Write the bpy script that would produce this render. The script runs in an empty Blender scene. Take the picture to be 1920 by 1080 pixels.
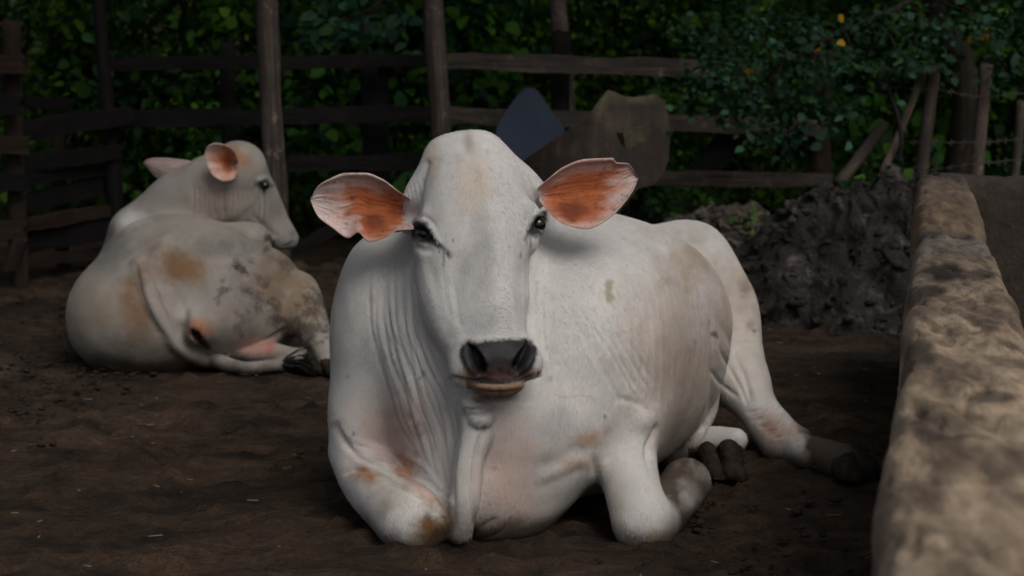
import bpy, bmesh, math, random
import numpy as np
from mathutils import Vector, Matrix
random.seed(7)
RNG = np.random.default_rng(7)
SC = bpy.context.scene
COL = SC.collection

# ------------------------------------------------------------------ camera
FPX = 3500.0                      # focal length in pixels of a 1920 px wide frame
CAMZ = 0.84
PITCH = math.atan((540 - 114) / FPX)
cam_d = bpy.data.cameras.new("camera")
cam_d.sensor_width = 36.0
cam_d.lens = 36.0 * FPX / 1920.0
cam_d.clip_start = 0.05
cam_d.clip_end = 400.0
cam_d.dof.use_dof = True
cam_d.dof.focus_distance = 3.2
cam_d.dof.aperture_fstop = 6.8
cam = bpy.data.objects.new("camera", cam_d)
cam.location = (0, 0, CAMZ)
cam.rotation_euler = (math.pi / 2 - PITCH, 0, 0)
COL.objects.link(cam)
SC.camera = cam

# ------------------------------------------------------------------ sky, sun, exposure
SUN_EL, SUN_AZ = math.radians(48), math.radians(150)   # azimuth from +Y clockwise: behind the camera, right
world = bpy.data.worlds.new("World")
SC.world = world
world.use_nodes = True
wn = world.node_tree.nodes
wn.clear()
w_out = wn.new("ShaderNodeOutputWorld")
w_bg = wn.new("ShaderNodeBackground")
w_sky = wn.new("ShaderNodeTexSky")
w_sky.sky_type = 'NISHITA'
w_sky.sun_disc = False
w_sky.sun_elevation = SUN_EL
w_sky.sun_rotation = SUN_AZ
w_sky.air_density = 1.0
w_sky.dust_density = 4.0
w_sky.ozone_density = 1.0
w_bg.inputs["Strength"].default_value = 0.06
w_hs = wn.new("ShaderNodeHueSaturation")          # thin overcast: the sky's blue is veiled
w_hs.inputs["Saturation"].default_value = 0.45
world.node_tree.links.new(w_sky.outputs[0], w_hs.inputs["Color"])
world.node_tree.links.new(w_hs.outputs[0], w_bg.inputs[0])
world.node_tree.links.new(w_bg.outputs[0], w_out.inputs[0])
sun_d = bpy.data.lights.new("sun", 'SUN')
sun_d.energy = 1.35
sun_d.angle = math.radians(35)
sun_d.color = (1.0, 0.945, 0.875)
sun = bpy.data.objects.new("sun", sun_d)
sdir = Vector((math.sin(SUN_AZ) * math.cos(SUN_EL), math.cos(SUN_AZ) * math.cos(SUN_EL), math.sin(SUN_EL)))
sun.rotation_euler = sdir.to_track_quat('Z', 'Y').to_euler()
sun.location = (3, -4, 6)
COL.objects.link(sun)
SC.view_settings.view_transform = 'Standard'
SC.view_settings.look = 'None'
SC.view_settings.gamma = 1.0
SC.view_settings.use_curve_mapping = False
SC.view_settings.exposure = -0.05
SC.cycles.max_bounces = 6
SC.cycles.diffuse_bounces = 3
SC.cycles.use_denoising = True

# ------------------------------------------------------------------ helpers
_F = np.array([0, math.cos(PITCH), -math.sin(PITCH)])
_U = np.array([0, math.sin(PITCH), math.cos(PITCH)])
_R = np.array([1.0, 0, 0])
_C = np.array([0, 0, CAMZ])

def P(px, py, Y):
    """World point on the ray through photo pixel (px, py) at distance Y down the yard."""
    d = _F * FPX + _R * (px - 960) + _U * (540 - py)
    return _C + d * (Y / d[1])

def G(px, py):
    """Where the ray through a pixel meets the ground."""
    d = _F * FPX + _R * (px - 960) + _U * (540 - py)
    return _C + d * (-CAMZ / d[2])

def proj(V):
    q = V - _C
    w = q @ _F
    return 960 + FPX * (q @ _R) / w, 540 - FPX * (q @ _U) / w

def _hash(ix, iy, iz, seed):
    n = (ix * 374761393 + iy * 668265263 + iz * 1274126177 + seed * 982451653) & 0x7fffffff
    n = ((n ^ (n >> 13)) * 1103515245) & 0x7fffffff
    n = ((n ^ (n >> 16)) * 1103515245) & 0x7fffffff
    return (n & 0xffff) / 32767.5 - 1.0

def vnoise(p, seed=0):
    p = np.asarray(p, float)
    i = np.floor(p).astype(np.int64)
    f = p - i
    f = f * f * f * (f * (f * 6 - 15) + 10)
    r = 0
    for dx in (0, 1):
        for dy in (0, 1):
            for dz in (0, 1):
                w = (f[:, 0] if dx else 1 - f[:, 0]) * (f[:, 1] if dy else 1 - f[:, 1]) * (f[:, 2] if dz else 1 - f[:, 2])
                r = r + w * _hash(i[:, 0] + dx, i[:, 1] + dy, i[:, 2] + dz, seed)
    return r

def fbm(p, octv=4, seed=0, gain=0.5):
    a, r, s = 1.0, 0, 1.0
    for o in range(octv):
        r = r + a * vnoise(np.asarray(p) * s, seed + o * 17)
        a *= gain
        s *= 2.03
    return r

def sstep(a, b, x):
    t = np.clip((x - a) / (b - a), 0, 1)
    return t * t * (3 - 2 * t)

def pchip(xs, ys, x):
    xs = np.asarray(xs, float); ys = np.asarray(ys, float)
    h = np.diff(xs); d = np.diff(ys) / h
    m = np.zeros(len(xs))
    for k in range(1, len(xs) - 1):
        if d[k - 1] * d[k] > 0:
            w1, w2 = 2 * h[k] + h[k - 1], h[k] + 2 * h[k - 1]
            m[k] = (w1 + w2) / (w1 / d[k - 1] + w2 / d[k])
    m[0], m[-1] = d[0], d[-1]
    x = np.clip(x, xs[0], xs[-1])
    k = np.clip(np.searchsorted(xs, x) - 1, 0, len(h) - 1)
    t = (x - xs[k]) / h[k]
    return ((2 * t**3 - 3 * t**2 + 1) * ys[k] + (t**3 - 2 * t**2 + t) * h[k] * m[k]
            + (-2 * t**3 + 3 * t**2) * ys[k + 1] + (t**3 - t**2) * h[k] * m[k + 1])

# ---- a small distance-field sculptor: smooth unions on a grid, skinned with surface nets
class Field:
    def __init__(s, lo, hi, h):
        s.lo = np.array(lo, float); s.h = h
        s.n = np.ceil((np.array(hi) - s.lo) / h).astype(int) + 1
        s.D = np.full(tuple(s.n), 1.0, np.float32)

    def _blk(s, lo, hi):
        a = np.clip(np.floor((lo - s.lo) / s.h).astype(int), 0, s.n)
        b = np.clip(np.ceil((hi - s.lo) / s.h).astype(int) + 1, 0, s.n)
        if np.any(b <= a): return None
        ax = [(s.lo[i] + s.h * np.arange(a[i], b[i])).astype(np.float32) for i in range(3)]
        X = ax[0][:, None, None]; Y = ax[1][None, :, None]; Z = ax[2][None, None, :]
        return (slice(a[0], b[0]), slice(a[1], b[1]), slice(a[2], b[2])), X, Y, Z

    def put(s, fn, lo, hi, k=0.03, sub=False):
        m = k + 2 * s.h
        q = s._blk(np.array(lo) - m, np.array(hi) + m)
        if q is None: return
        sl, X, Y, Z = q
        d = fn(X, Y, Z).astype(np.float32)
        a = s.D[sl]
        if sub:
            d = -d
            hh = np.maximum(k - np.abs(a - d), 0) / k
            s.D[sl] = np.maximum(a, d) + hh**3 * (k / 6)
        else:
            hh = np.maximum(k - np.abs(a - d), 0) / k
            s.D[sl] = np.minimum(a, d) - hh**3 * (k / 6)

    def cone(s, a, b, ra, rb, k=0.03, sub=False):
        a = np.asarray(a, float); b = np.asarray(b, float)
        ab = b - a; L2 = float(ab @ ab) + 1e-12
        def fn(X, Y, Z):
            x, y, z = X - a[0], Y - a[1], Z - a[2]
            t = np.clip((x * ab[0] + y * ab[1] + z * ab[2]) / L2, 0, 1)
            return np.sqrt((x - t * ab[0])**2 + (y - t * ab[1])**2 + (z - t * ab[2])**2) - (ra + (rb - ra) * t)
        r = max(ra, rb)
        s.put(fn, np.minimum(a, b) - r, np.maximum(a, b) + r, k, sub)

    def chain(s, pts, rad, k=0.03, sub=False, n=6):
        pts = np.array(pts, float)
        t = np.r_[0, np.cumsum(np.linalg.norm(np.diff(pts, axis=0), axis=1))]
        u = np.linspace(0, t[-1], (len(pts) - 1) * n + 1)
        q = np.stack([pchip(t, pts[:, i], u) for i in range(3)], 1)
        r = pchip(t, rad, u)
        lo = q.min(0) - max(rad); hi = q.max(0) + max(rad)
        def fn(X, Y, Z):
            D = None
            for i in range(len(q) - 1):
                a, ab = q[i], q[i + 1] - q[i]
                x, y, z = X - a[0], Y - a[1], Z - a[2]
                tt = np.clip((x * ab[0] + y * ab[1] + z * ab[2]) / (float(ab @ ab) + 1e-12), 0, 1)
                d = np.sqrt((x - tt * ab[0])**2 + (y - tt * ab[1])**2 + (z - tt * ab[2])**2) - (r[i] + (r[i + 1] - r[i]) * tt)
                D = d if D is None else np.minimum(D, d)
            return D
        s.put(fn, lo, hi, k, sub)

    def ell(s, c, r, M=None, k=0.03, sub=False):
        c = np.asarray(c, float); r = np.asarray(r, float)
        M = np.eye(3) if M is None else np.array(M, float)     # rows are the ellipsoid's axes
        def fn(X, Y, Z):
            x, y, z = X - c[0], Y - c[1], Z - c[2]
            k0 = k1 = 0
            for i in range(3):
                e = x * M[i, 0] + y * M[i, 1] + z * M[i, 2]
                k0 = k0 + (e / r[i])**2; k1 = k1 + (e / r[i]**2)**2
            k0 = np.sqrt(k0); k1 = np.sqrt(k1)
            return k0 * (k0 - 1) / np.maximum(k1, 1e-6)
        ext = np.sqrt(((M * r[:, None])**2).sum(0))
        s.put(fn, c - ext, c + ext, k, sub)

    def loft(s, o, et, es, ef, tab, k=0.03):
        """tab rows: t, side offset, front offset, half width, front depth, back depth, exponent."""
        o = np.asarray(o, float); tab = np.array(tab, float)
        T = np.linspace(tab[0, 0], tab[-1, 0], 240)
        cur = [pchip(tab[:, 0], tab[:, i], T).astype(np.float32) for i in range(1, 7)]
        lo = np.full(3, 9e9); hi = -lo
        for i in range(0, 240, 6):
            c = o + et * T[i] + es * cur[0][i] + ef * cur[1][i]
            R = max(cur[2][i], cur[3][i], cur[4][i])
            lo = np.minimum(lo, c - R); hi = np.maximum(hi, c + R)
        def fn(X, Y, Z):
            x, y, z = X - o[0], Y - o[1], Z - o[2]
            t = x * et[0] + y * et[1] + z * et[2]
            u = x * es[0] + y * es[1] + z * es[2]
            v = x * ef[0] + y * ef[1] + z * ef[2]
            tc = np.clip(t, T[0], T[-1])
            i = ((tc - T[0]) / (T[-1] - T[0]) * 239).astype(np.int32)
            u = np.abs(u - cur[0][i]) + 1e-5
            v = v - cur[1][i]
            b = np.where(v > 0, cur[3][i], cur[4][i]); v = np.abs(v) + 1e-5
            a = cur[2][i]; n = cur[5][i]
            ua, vb = u / a, v / b
            r = (ua**n + vb**n)**(1 / n)
            g = r**(1 - n) * np.sqrt((ua**(n - 1) / a)**2 + (vb**(n - 1) / b)**2)
            d = (r - 1) / np.maximum(g, 1e-3)
            return np.maximum(d, np.abs(t - tc) - 0.002) if True else d
        s.put(fn, lo, hi, k)

    def mesh(s, relax=2):
        D, n = s.D, s.n
        S = D < 0
        c = [(i, j, k) for i in (0, 1) for j in (0, 1) for k in (0, 1)]
        cnt = np.zeros(tuple(n - 1), np.uint8)
        sub = lambda A, o: A[o[0]:A.shape[0] - 1 + o[0], o[1]:A.shape[1] - 1 + o[1], o[2]:A.shape[2] - 1 + o[2]]
        for o in c: cnt += sub(S, o)
        act = (cnt > 0) & (cnt < 8)
        idx = np.argwhere(act)
        vid = np.full(act.shape, -1, np.int32)
        vid[act] = np.arange(len(idx))
        val = {o: D[idx[:, 0] + o[0], idx[:, 1] + o[1], idx[:, 2] + o[2]].astype(float) for o in c}
        acc = np.zeros((len(idx), 3)); num = np.zeros(len(idx))
        for o in c:
            for ax in range(3):
                if o[ax] == 0:
                    p = list(o); p[ax] = 1; p = tuple(p)
                    a, b = val[o], val[p]
                    x = (a < 0) != (b < 0)
                    t = np.where(x, a / np.where(x, a - b, 1), 0)
                    q = np.array(o, float)[None, :].repeat(len(idx), 0); q[:, ax] = t
                    acc[x] += q[x]; num[x] += 1
        V = s.lo + s.h * (idx + acc / num[:, None])
        F = []
        for ax in range(3):
            b, d = (ax + 1) % 3, (ax + 2) % 3
            A = np.moveaxis(S, ax, 0)
            A = np.moveaxis(A, [0, 1, 2], [0, 1, 2])
            S0 = S.take(range(0, n[ax] - 1), ax); S1 = S.take(range(1, n[ax]), ax)
            e = np.argwhere(S0 != S1)
            e = e[(e[:, b] > 0) & (e[:, d] > 0) & (e[:, b] < n[b] - 1) & (e[:, d] < n[d] - 1)]
            def cell(db, dd):
                q = e.copy(); q[:, b] -= db; q[:, d] -= dd
                return vid[q[:, 0], q[:, 1], q[:, 2]]
            quad = np.stack([cell(1, 1), cell(0, 1), cell(0, 0), cell(1, 0)], 1)
            flip = ~S0[e[:, 0], e[:, 1], e[:, 2]]
            quad[flip] = quad[flip][:, ::-1]
            F.append(quad)
        F = np.concatenate(F)
        for _ in range(relax):
            V = smooth(V, F, 0.5); V = smooth(V, F, -0.52)
        return V, F

def smooth(V, F, lam, mask=None):
    acc = np.zeros_like(V); cnt = np.zeros(len(V))
    m = F.shape[1]
    for i in range(m):
        a, b = F[:, i], F[:, (i + 1) % m]
        for d in range(3):
            acc[:, d] += np.bincount(a, V[b, d], len(V)) + np.bincount(b, V[a, d], len(V))
        cnt += np.bincount(a, minlength=len(V)) + np.bincount(b, minlength=len(V))
    D = acc / np.maximum(cnt, 1)[:, None] - V
    if mask is not None: D *= mask[:, None]
    return V + lam * D

def subdivide(V, F):
    """One Catmull-Clark-like split of a quad mesh: linear split, then one smoothing pass."""
    nv = len(V)
    E = np.sort(np.concatenate([F[:, [i, (i + 1) % 4]] for i in range(4)]), 1)
    key, inv = np.unique(E[:, 0].astype(np.int64) * nv + E[:, 1], return_inverse=True)
    e0, e1 = key // nv, key % nv
    ev = (V[e0] + V[e1]) / 2
    fv = V[F].mean(1)
    nf = len(F)
    ei = [nv + inv[i * nf:(i + 1) * nf] for i in range(4)]
    fi = nv + len(key) + np.arange(nf)
    NV = np.concatenate([V, ev, fv])
    NF = np.concatenate([np.stack([F[:, i], ei[i], fi, ei[(i - 1) % 4]], 1) for i in range(4)])
    return smooth(NV, NF, 0.55), NF

def normals(V, F):
    a = V[F[:, 2]] - V[F[:, 0]]; b = V[F[:, 3]] - V[F[:, 1]]
    fn = np.cross(a, b)
    N = np.zeros_like(V)
    for i in range(4):
        for d in range(3): N[:, d] += np.bincount(F[:, i], fn[:, d], len(V))
    return N / np.maximum(np.linalg.norm(N, axis=1), 1e-12)[:, None]

def poly_sd(x, y, poly):
    """Signed distance (negative inside) to a closed outline."""
    p = np.array(poly, float); n = len(p)
    d = np.full(x.shape, 1e18); ins = np.zeros(x.shape, bool)
    for i in range(n):
        a, b = p[i], p[(i + 1) % n]; e = b - a
        t = np.clip(((x - a[0]) * e[0] + (y - a[1]) * e[1]) / (e @ e + 1e-9), 0, 1)
        d = np.minimum(d, (x - a[0] - t * e[0])**2 + (y - a[1] - t * e[1])**2)
        if a[1] != b[1]:
            c = ((a[1] > y) != (b[1] > y)) & (x < (b[0] - a[0]) * (y - a[1]) / (b[1] - a[1]) + a[0])
            ins ^= c
    return np.where(ins, -1, 1) * np.sqrt(d)

def line_d(x, y, pts):
    p = np.array(pts, float); d = np.full(x.shape, 1e18); s = np.zeros(x.shape)
    for i in range(len(p) - 1):
        a, e = p[i], p[i + 1] - p[i]
        t = np.clip(((x - a[0]) * e[0] + (y - a[1]) * e[1]) / (e @ e + 1e-9), 0, 1)
        q = (x - a[0] - t * e[0])**2 + (y - a[1] - t * e[1])**2
        s = np.where(q < d, (i + t) / (len(p) - 1), s); d = np.minimum(d, q)
    return np.sqrt(d), s

def curve2(pts, n=24):
    p = np.array(pts, float)
    t = np.arange(len(p)); u = np.linspace(0, len(p) - 1, n)
    return np.stack([pchip(t, p[:, 0], u), pchip(t, p[:, 1], u)], 1)

def make_mesh(name, V, F, mat=None, parent=None, attrs=None, smooth_=True):
    me = bpy.data.meshes.new(name)
    V = np.ascontiguousarray(V, np.float32)
    if isinstance(F, np.ndarray):
        k = F.shape[1]
        me.vertices.add(len(V)); me.vertices.foreach_set("co", V.ravel())
        me.loops.add(F.size); me.loops.foreach_set("vertex_index", np.ascontiguousarray(F, np.int32).ravel())
        me.polygons.add(len(F))
        me.polygons.foreach_set("loop_start", np.arange(0, F.size, k, dtype=np.int32))
    else:
        me.from_pydata([tuple(map(float, v)) for v in V], [], F)
    me.update(calc_edges=True)
    me.validate()
    if smooth_: me.polygons.foreach_set("use_smooth", np.ones(len(me.polygons), bool))
    for an, av in (attrs or {}).items():
        av = np.asarray(av)
        if av.ndim == 2:
            at = me.color_attributes.new(an, 'FLOAT_COLOR', 'POINT')
            c = np.ones((len(V), 4), np.float32); c[:, :3] = av
            at.data.foreach_set("color", c.ravel())
        else:
            at = me.attributes.new(an, 'FLOAT', 'POINT')
            at.data.foreach_set("value", av.astype(np.float32))
    o = bpy.data.objects.new(name, me)
    if mat: me.materials.append(mat)
    COL.objects.link(o)
    if parent is not None:
        o.parent = parent
        o.matrix_parent_inverse = Matrix.Translation(parent.location).inverted()
    return o

def empty(name, loc, label=None, cat=None, group=None):
    o = bpy.data.objects.new(name, None)
    o.location = tuple(map(float, loc)); o.empty_display_size = 0.1
    COL.objects.link(o)
    return tag(o, label, cat, group)

def tag(o, label=None, cat=None, group=None, kind=None):
    if label: o["label"] = label
    if cat: o["category"] = cat
    if group: o["group"] = group
    if kind: o["kind"] = kind
    return o

# ---- materials
class MT:
    def __init__(s, name):
        s.m = bpy.data.materials.new(name); s.m.use_nodes = True
        s.t = s.m.node_tree; s.b = s.t.nodes["Principled BSDF"]
        s.out = s.t.nodes["Material Output"]
    def n(s, typ, **kw):
        x = s.t.nodes.new(typ)
        for k, v in kw.items():
            if k in x.inputs: x.inputs[k].default_value = v
            else: setattr(x, k, v)
        return x
    def l(s, a, b): s.t.links.new(a, b)
    def coord(s, scale=(1, 1, 1), which="Object"):
        c = s.n("ShaderNodeTexCoord"); mp = s.n("ShaderNodeMapping"); mp.inputs["Scale"].default_value = scale
        s.l(c.outputs[which], mp.inputs[0]); return mp.outputs[0]
    def noise(s, vec, scale, detail=4, rough=0.55, dist=0.0):
        x = s.n("ShaderNodeTexNoise", Scale=scale, Detail=detail, Roughness=rough, Distortion=dist)
        s.l(vec, x.inputs["Vector"]); return x.outputs["Fac"]
    def ramp(s, fac, stops):
        r = s.n("ShaderNodeValToRGB"); e = r.color_ramp.elements
        while len(e) < len(stops): e.new(0.5)
        for q, (p, c) in zip(e, stops):
            q.position = p; q.color = (*c, 1) if len(c) == 3 else c
        s.l(fac, r.inputs[0]); return r.outputs[0]
    def mix(s, a, b, f, typ='MIX'):
        x = s.n("ShaderNodeMix", data_type='RGBA', blend_type=typ)
        for v, i in ((f, 0), (a, 6), (b, 7)):
            if hasattr(v, "is_output"): s.l(v, x.inputs[i])
            else: x.inputs[i].default_value = v if not isinstance(v, tuple) else (*v, 1)[:4]
        return x.outputs[2]
    def bump(s, h, strength, dist, prev=None):
        x = s.n("ShaderNodeBump", Strength=strength, Distance=dist)
        s.l(h, x.inputs["Height"])
        if prev is not None: s.l(prev, x.inputs["Normal"])
        return x.outputs[0]
    def done(s, col=None, rough=None, nrm=None):
        if col is not None:
            if hasattr(col, "is_output"): s.l(col, s.b.inputs["Base Color"])
            else: s.b.inputs["Base Color"].default_value = (*col, 1)
        if rough is not None:
            if hasattr(rough, "is_output"): s.l(rough, s.b.inputs["Roughness"])
            else: s.b.inputs["Roughness"].default_value = rough
        if nrm is not None: s.l(nrm, s.b.inputs["Normal"])
        return s.m

def simple(name, col, rough, spec=0.4, bump=None, var=0.25, scale=30):
    m = MT(name); co = m.coord()
    n = m.noise(co, scale, 5, 0.6)
    lo = tuple(c * (1 - var) for c in col); hi = tuple(min(1, c * (1 + var)) for c in col)
    m.b.inputs["Specular IOR Level"].default_value = spec
    nr = m.bump(n, bump[0], bump[1]) if bump else None
    return m.done(m.ramp(n, [(0.3, lo), (0.7, hi)]), rough, nr)
# ------------------------------------------------------------------ ground
def grid_mesh(xs, ys, zf):
    X, Y = np.meshgrid(xs, ys, indexing="ij")
    V = np.stack([X.ravel(), Y.ravel(), np.zeros(X.size)], 1)
    V = zf(V)
    nx, ny = len(xs), len(ys)
    i = (np.arange(nx - 1)[:, None] * ny + np.arange(ny - 1)[None, :]).ravel()
    return V, np.stack([i, i + ny, i + ny + 1, i + 1], 1)

def mud_material():
    m = MT("trodden mud")
    co = m.coord()
    a = m.noise(co, 1.3, 5, 0.6)
    b = m.noise(m.coord((0.8, 1.6, 1)), 7, 6, 0.65, 0.6)
    c = m.noise(co, 60, 4, 0.7)
    col = m.ramp(a, [(0.3, (0.020, 0.0122, 0.0078)), (0.55, (0.047, 0.0295, 0.0185)), (0.75, (0.098, 0.064, 0.042))])
    col = m.mix(col, m.ramp(b, [(0.32, (0.28, 0.27, 0.26)), (0.5, (1, 1, 1)), (0.70, (1.9, 1.8, 1.65))]), 1.0, 'MULTIPLY')
    col = m.mix(col, m.ramp(c, [(0.3, (0.6, 0.6, 0.6)), (0.7, (1.35, 1.33, 1.3))]), 1.0, 'MULTIPLY')
    d = m.noise(co, 140, 4, 0.75)
    n = m.bump(b, 0.8, 0.03); n = m.bump(c, 1.0, 0.012, n); n = m.bump(d, 0.8, 0.005, n)
    m.b.inputs["Specular IOR Level"].default_value = 0.25
    return m.done(col, 0.85, n)
MUD = mud_material()

def ground_z(V):
    near = sstep(12, 8, np.abs(V[:, 1] - 3)) * sstep(6, 4, np.abs(V[:, 0]))
    n = fbm(V * [3, 3, 0] + 7, 3, 51) * 0.010 + np.abs(fbm(V * [9, 13, 0], 3, 52)) * 0.010 - 0.012
    n2 = np.maximum(fbm(V * [16, 20, 0], 3, 53) - 0.35, 0) * 0.022
    V[:, 2] = (n + n2) * near
    # hoof prints trodden into the mud
    r = np.random.default_rng(31)
    for k in range(620):
        y = 1.8 + 6 * r.random()**0.9; x = r.uniform(-0.42, 0.36) * y
        w, dp = r.uniform(0.028, 0.05), r.uniform(0.006, 0.020)
        i = np.nonzero((np.abs(V[:, 0] - x) < 3 * w) & (np.abs(V[:, 1] - y) < 3 * w))[0]
        d = np.hypot(V[i, 0] - x, (V[i, 1] - y) * r.uniform(0.7, 1.1)) / w
        V[i, 2] += -dp * np.exp(-d**2) + 0.45 * dp * np.exp(-((d - 1.5) / 0.45)**2)
    return V
xs = np.r_[-60, -40, -25, -15, -9, -6, -4.5, -3.8, np.arange(-3.2, 3.2, 0.024), 3.4, 3.8, 4.5, 6, 9, 15, 25, 40, 60]
ys = np.r_[-60, -30, -12, -5, -2, -0.5, 0.2, 0.6, np.arange(0.9, 5, 0.022), np.arange(5, 9, 0.04), 9.5, 10.5, 12, 15, 20, 30, 45, 60, 90]
V, F = grid_mesh(xs, ys, ground_z)
tag(make_mesh("ground", V, F, MUD), kind="structure")

# wooded bank that closes the view behind the fence
BANK = simple("dark leaf litter bank", (0.020, 0.024, 0.012), 0.95, 0.1, (0.6, 0.05), 0.6, 4)
def bank_z(V):
    V[:, 2] = np.maximum(0, V[:, 1] - 12.5)**0.9 * 0.9 + fbm(V * [0.4, 0.4, 0], 4, 61) * 0.4 * sstep(12, 16, V[:, 1]) - 0.05
    return V
V, F = grid_mesh(np.linspace(-30, 30, 80), np.linspace(12, 40, 50), bank_z)
tag(make_mesh("hillside", V, F, BANK), kind="structure")

# clods, dung and straw trodden into the yard
def scatter_clods(name, pts, sizes, mat, seed, flat=0.55):
    rng = np.random.default_rng(seed)
    bm = bmesh.new(); bmesh.ops.create_icosphere(bm, subdivisions=1, radius=1)
    v0 = np.array([v.co[:] for v in bm.verts]); f0 = np.array([[v.index for v in f.verts] for f in bm.faces]); bm.free()
    Vs, Fs = [], []
    for k, (p, s) in enumerate(zip(pts, sizes)):
        v = v0 * (1 + rng.normal(0, 0.16, (len(v0), 1))) * s * np.array([1 + rng.random() * 0.6, 1 + rng.random() * 0.6, flat])
        a = rng.random() * 6.28; c, n = math.cos(a), math.sin(a)
        v = np.stack([v[:, 0] * c - v[:, 1] * n, v[:, 0] * n + v[:, 1] * c, v[:, 2]], 1) + p
        Fs.append(f0 + k * len(v0)); Vs.append(v)
    return make_mesh(name, np.concatenate(Vs), np.concatenate(Fs), mat, smooth_=True)
DUNG = simple("dark dung", (0.022, 0.017, 0.014), 0.85, 0.25, (0.7, 0.01), 0.5, 50)
rg = np.random.default_rng(21)
pts, sz = [], []
for i in range(30000):
    y = 1.9 + 6.0 * rg.random()**0.8; x = rg.uniform(-0.42, 0.42) * y
    if fbm(np.array([[x * 1.6, y * 1.2, 0]]), 2, 71)[0] + rg.normal(0, .25) < 0.1: continue
    pts.append((x, y, 0.0)); sz.append(0.0022 + 0.0085 * rg.random()**4)
tag(scatter_clods("dung_clods", np.array(pts), sz, DUNG, 22), kind="stuff")
STRAW = simple("pale straw", (0.17, 0.135, 0.095), 0.8, 0.2)
Vs, Fs = [], []
for i in range(260):
    y = 2.2 + 5 * rg.random(); x = rg.uniform(-0.38, 0.38) * y
    
    L, a = 0.003 + 0.012 * rg.random()**2, rg.random() * 6.28
    d = np.array([math.cos(a), math.sin(a), 0]) * L; w = np.array([-math.sin(a), math.cos(a), 0]) * 0.0012
    c0 = np.array([x, y, 0.008 + rg.random() * 0.004]); b = len(Vs)
    up = np.array([0, 0, 0.0015])
    Vs += [c0 - d - w, c0 + d - w, c0 + d + w, c0 - d + w, c0 - d * .9 + up, c0 + d * .9 + up]
    Fs += [(b, b + 1, b + 5, b + 4), (b + 2, b + 3, b + 4, b + 5), (b, b + 4, b + 3), (b + 1, b + 2, b + 5)]
tag(make_mesh("straw_bits", np.array(Vs), Fs, STRAW), kind="stuff")

# ------------------------------------------------------------------ manure heaps
def heap_material(name, lo, mid, hi):
    m = MT(name); co = m.coord()
    a = m.noise(co, 9, 6, 0.7, 0.8); b = m.noise(co, 45, 5, 0.7)
    g = m.noise(co, 3, 3, 0.5)
    col = m.ramp(a, [(0.32, lo), (0.55, mid), (0.72, hi)])
    col = m.mix(col, m.ramp(b, [(0.3, (0.45, 0.45, 0.45)), (0.7, (1.5, 1.5, 1.5))]), 1.0, 'MULTIPLY')
    n = m.bump(a, 0.9, 0.05); n = m.bump(b, 0.9, 0.012, n)
    return m.done(col, 0.9, n)
HEAP = heap_material("old manure", (0.008, 0.0063, 0.0052), (0.022, 0.0172, 0.014), (0.15, 0.135, 0.125))
HEAP2 = heap_material("dry manure", (0.045, 0.035, 0.029), (0.095, 0.076, 0.064), (0.20, 0.17, 0.15))
def heap(label, cx, cy, rx, ry, h, mat, seed, pw=1.3):
    root = empty("manure_heap", (cx, cy, 0), label, "manure heap")
    n = 150
    def zf(V):
        u, v = (V[:, 0] - cx) / rx, (V[:, 1] - cy) / ry
        r = np.sqrt(u * u + v * v) + fbm(V * [3, 3, 0], 3, seed) * 0.12
        base = h * np.clip(1 - r**2, 0, 1)**(1 / pw)
        rid = 1 - np.abs(fbm(V * [6, 6, 0], 4, seed + 1))
        fine = np.abs(fbm(V * [22, 22, 0], 3, seed + 2))
        V[:, 2] = base * (0.80 + 0.24 * rid) + (fine * 0.045 * np.clip(1.15 - r, 0, 1)) - 0.03
        j = fbm(V * [14, 14, 14], 3, seed + 3)
        V[:, 0] += j * 0.03; V[:, 1] += fbm(V * [15, 15, 15] + 9, 3, seed + 4) * 0.03
        return V
    V, F = grid_mesh(np.linspace(cx - rx * 1.15, cx + rx * 1.15, n), np.linspace(cy - ry * 1.15, cy + ry * 1.15, n), zf)
    make_mesh("mound", V, F, mat, root)
    rng = np.random.default_rng(seed)
    k = rng.integers(0, len(V), 2600)
    ok = V[k, 2] > 0.015
    q = V[k[ok]]
    o = scatter_clods("clods", q, 0.003 + 0.017 * rng.random(len(q))**3, mat, seed + 5, 0.7)
    o.parent = root; o.matrix_parent_inverse = Matrix.Translation(root.location).inverted()
    tag(o, kind="stuff")
    return root
heap("tall dark grey manure heap beside the far end of the wall", 1.25, 6.32, 0.60, 0.62, 0.46, HEAP, 81, 1.5)
heap("low brown manure heap behind the white cow's rump", 0.84, 6.95, 0.50, 0.42, 0.30, HEAP2, 91, 1.4)

# ------------------------------------------------------------------ low wall along the right side
def wall_material(name, dark=1.0):
    m = MT(name); co = m.coord((1.6, 0.5, 1.2))
    at = m.n("ShaderNodeAttribute", attribute_name="coat")
    a = m.noise(co, 9, 6, 0.65, 0.5); b = m.noise(co, 30, 6, 0.7); c = m.noise(co, 150, 3, 0.7)
    vo = m.n("ShaderNodeTexVoronoi", Scale=26.0); m.l(co, vo.inputs["Vector"])
    t = m.ramp(a, [(0.3, (0.55 * dark, 0.52 * dark, 0.50 * dark)), (0.55, (0.95 * dark, 0.93 * dark, 0.9 * dark)), (0.75, (1.25 * dark, 1.22 * dark, 1.18 * dark))])
    col = m.mix(at.outputs["Color"], t, 1.0, 'MULTIPLY')
    col = m.mix(col, m.ramp(b, [(0.3, (0.62, 0.6, 0.58)), (0.65, (1.2, 1.2, 1.2))]), 1.0, 'MULTIPLY')
    col = m.mix(col, m.ramp(vo.outputs["Distance"], [(0.0, (1.25, 1.25, 1.25)), (0.35, (0.9, 0.9, 0.9))]), 0.6, 'MULTIPLY')
    n = m.bump(a, 0.4, 0.012); n = m.bump(b, 0.7, 0.010, n); n = m.bump(c, 0.4, 0.004, n)
    return m.done(col, 0.9, n)
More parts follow.
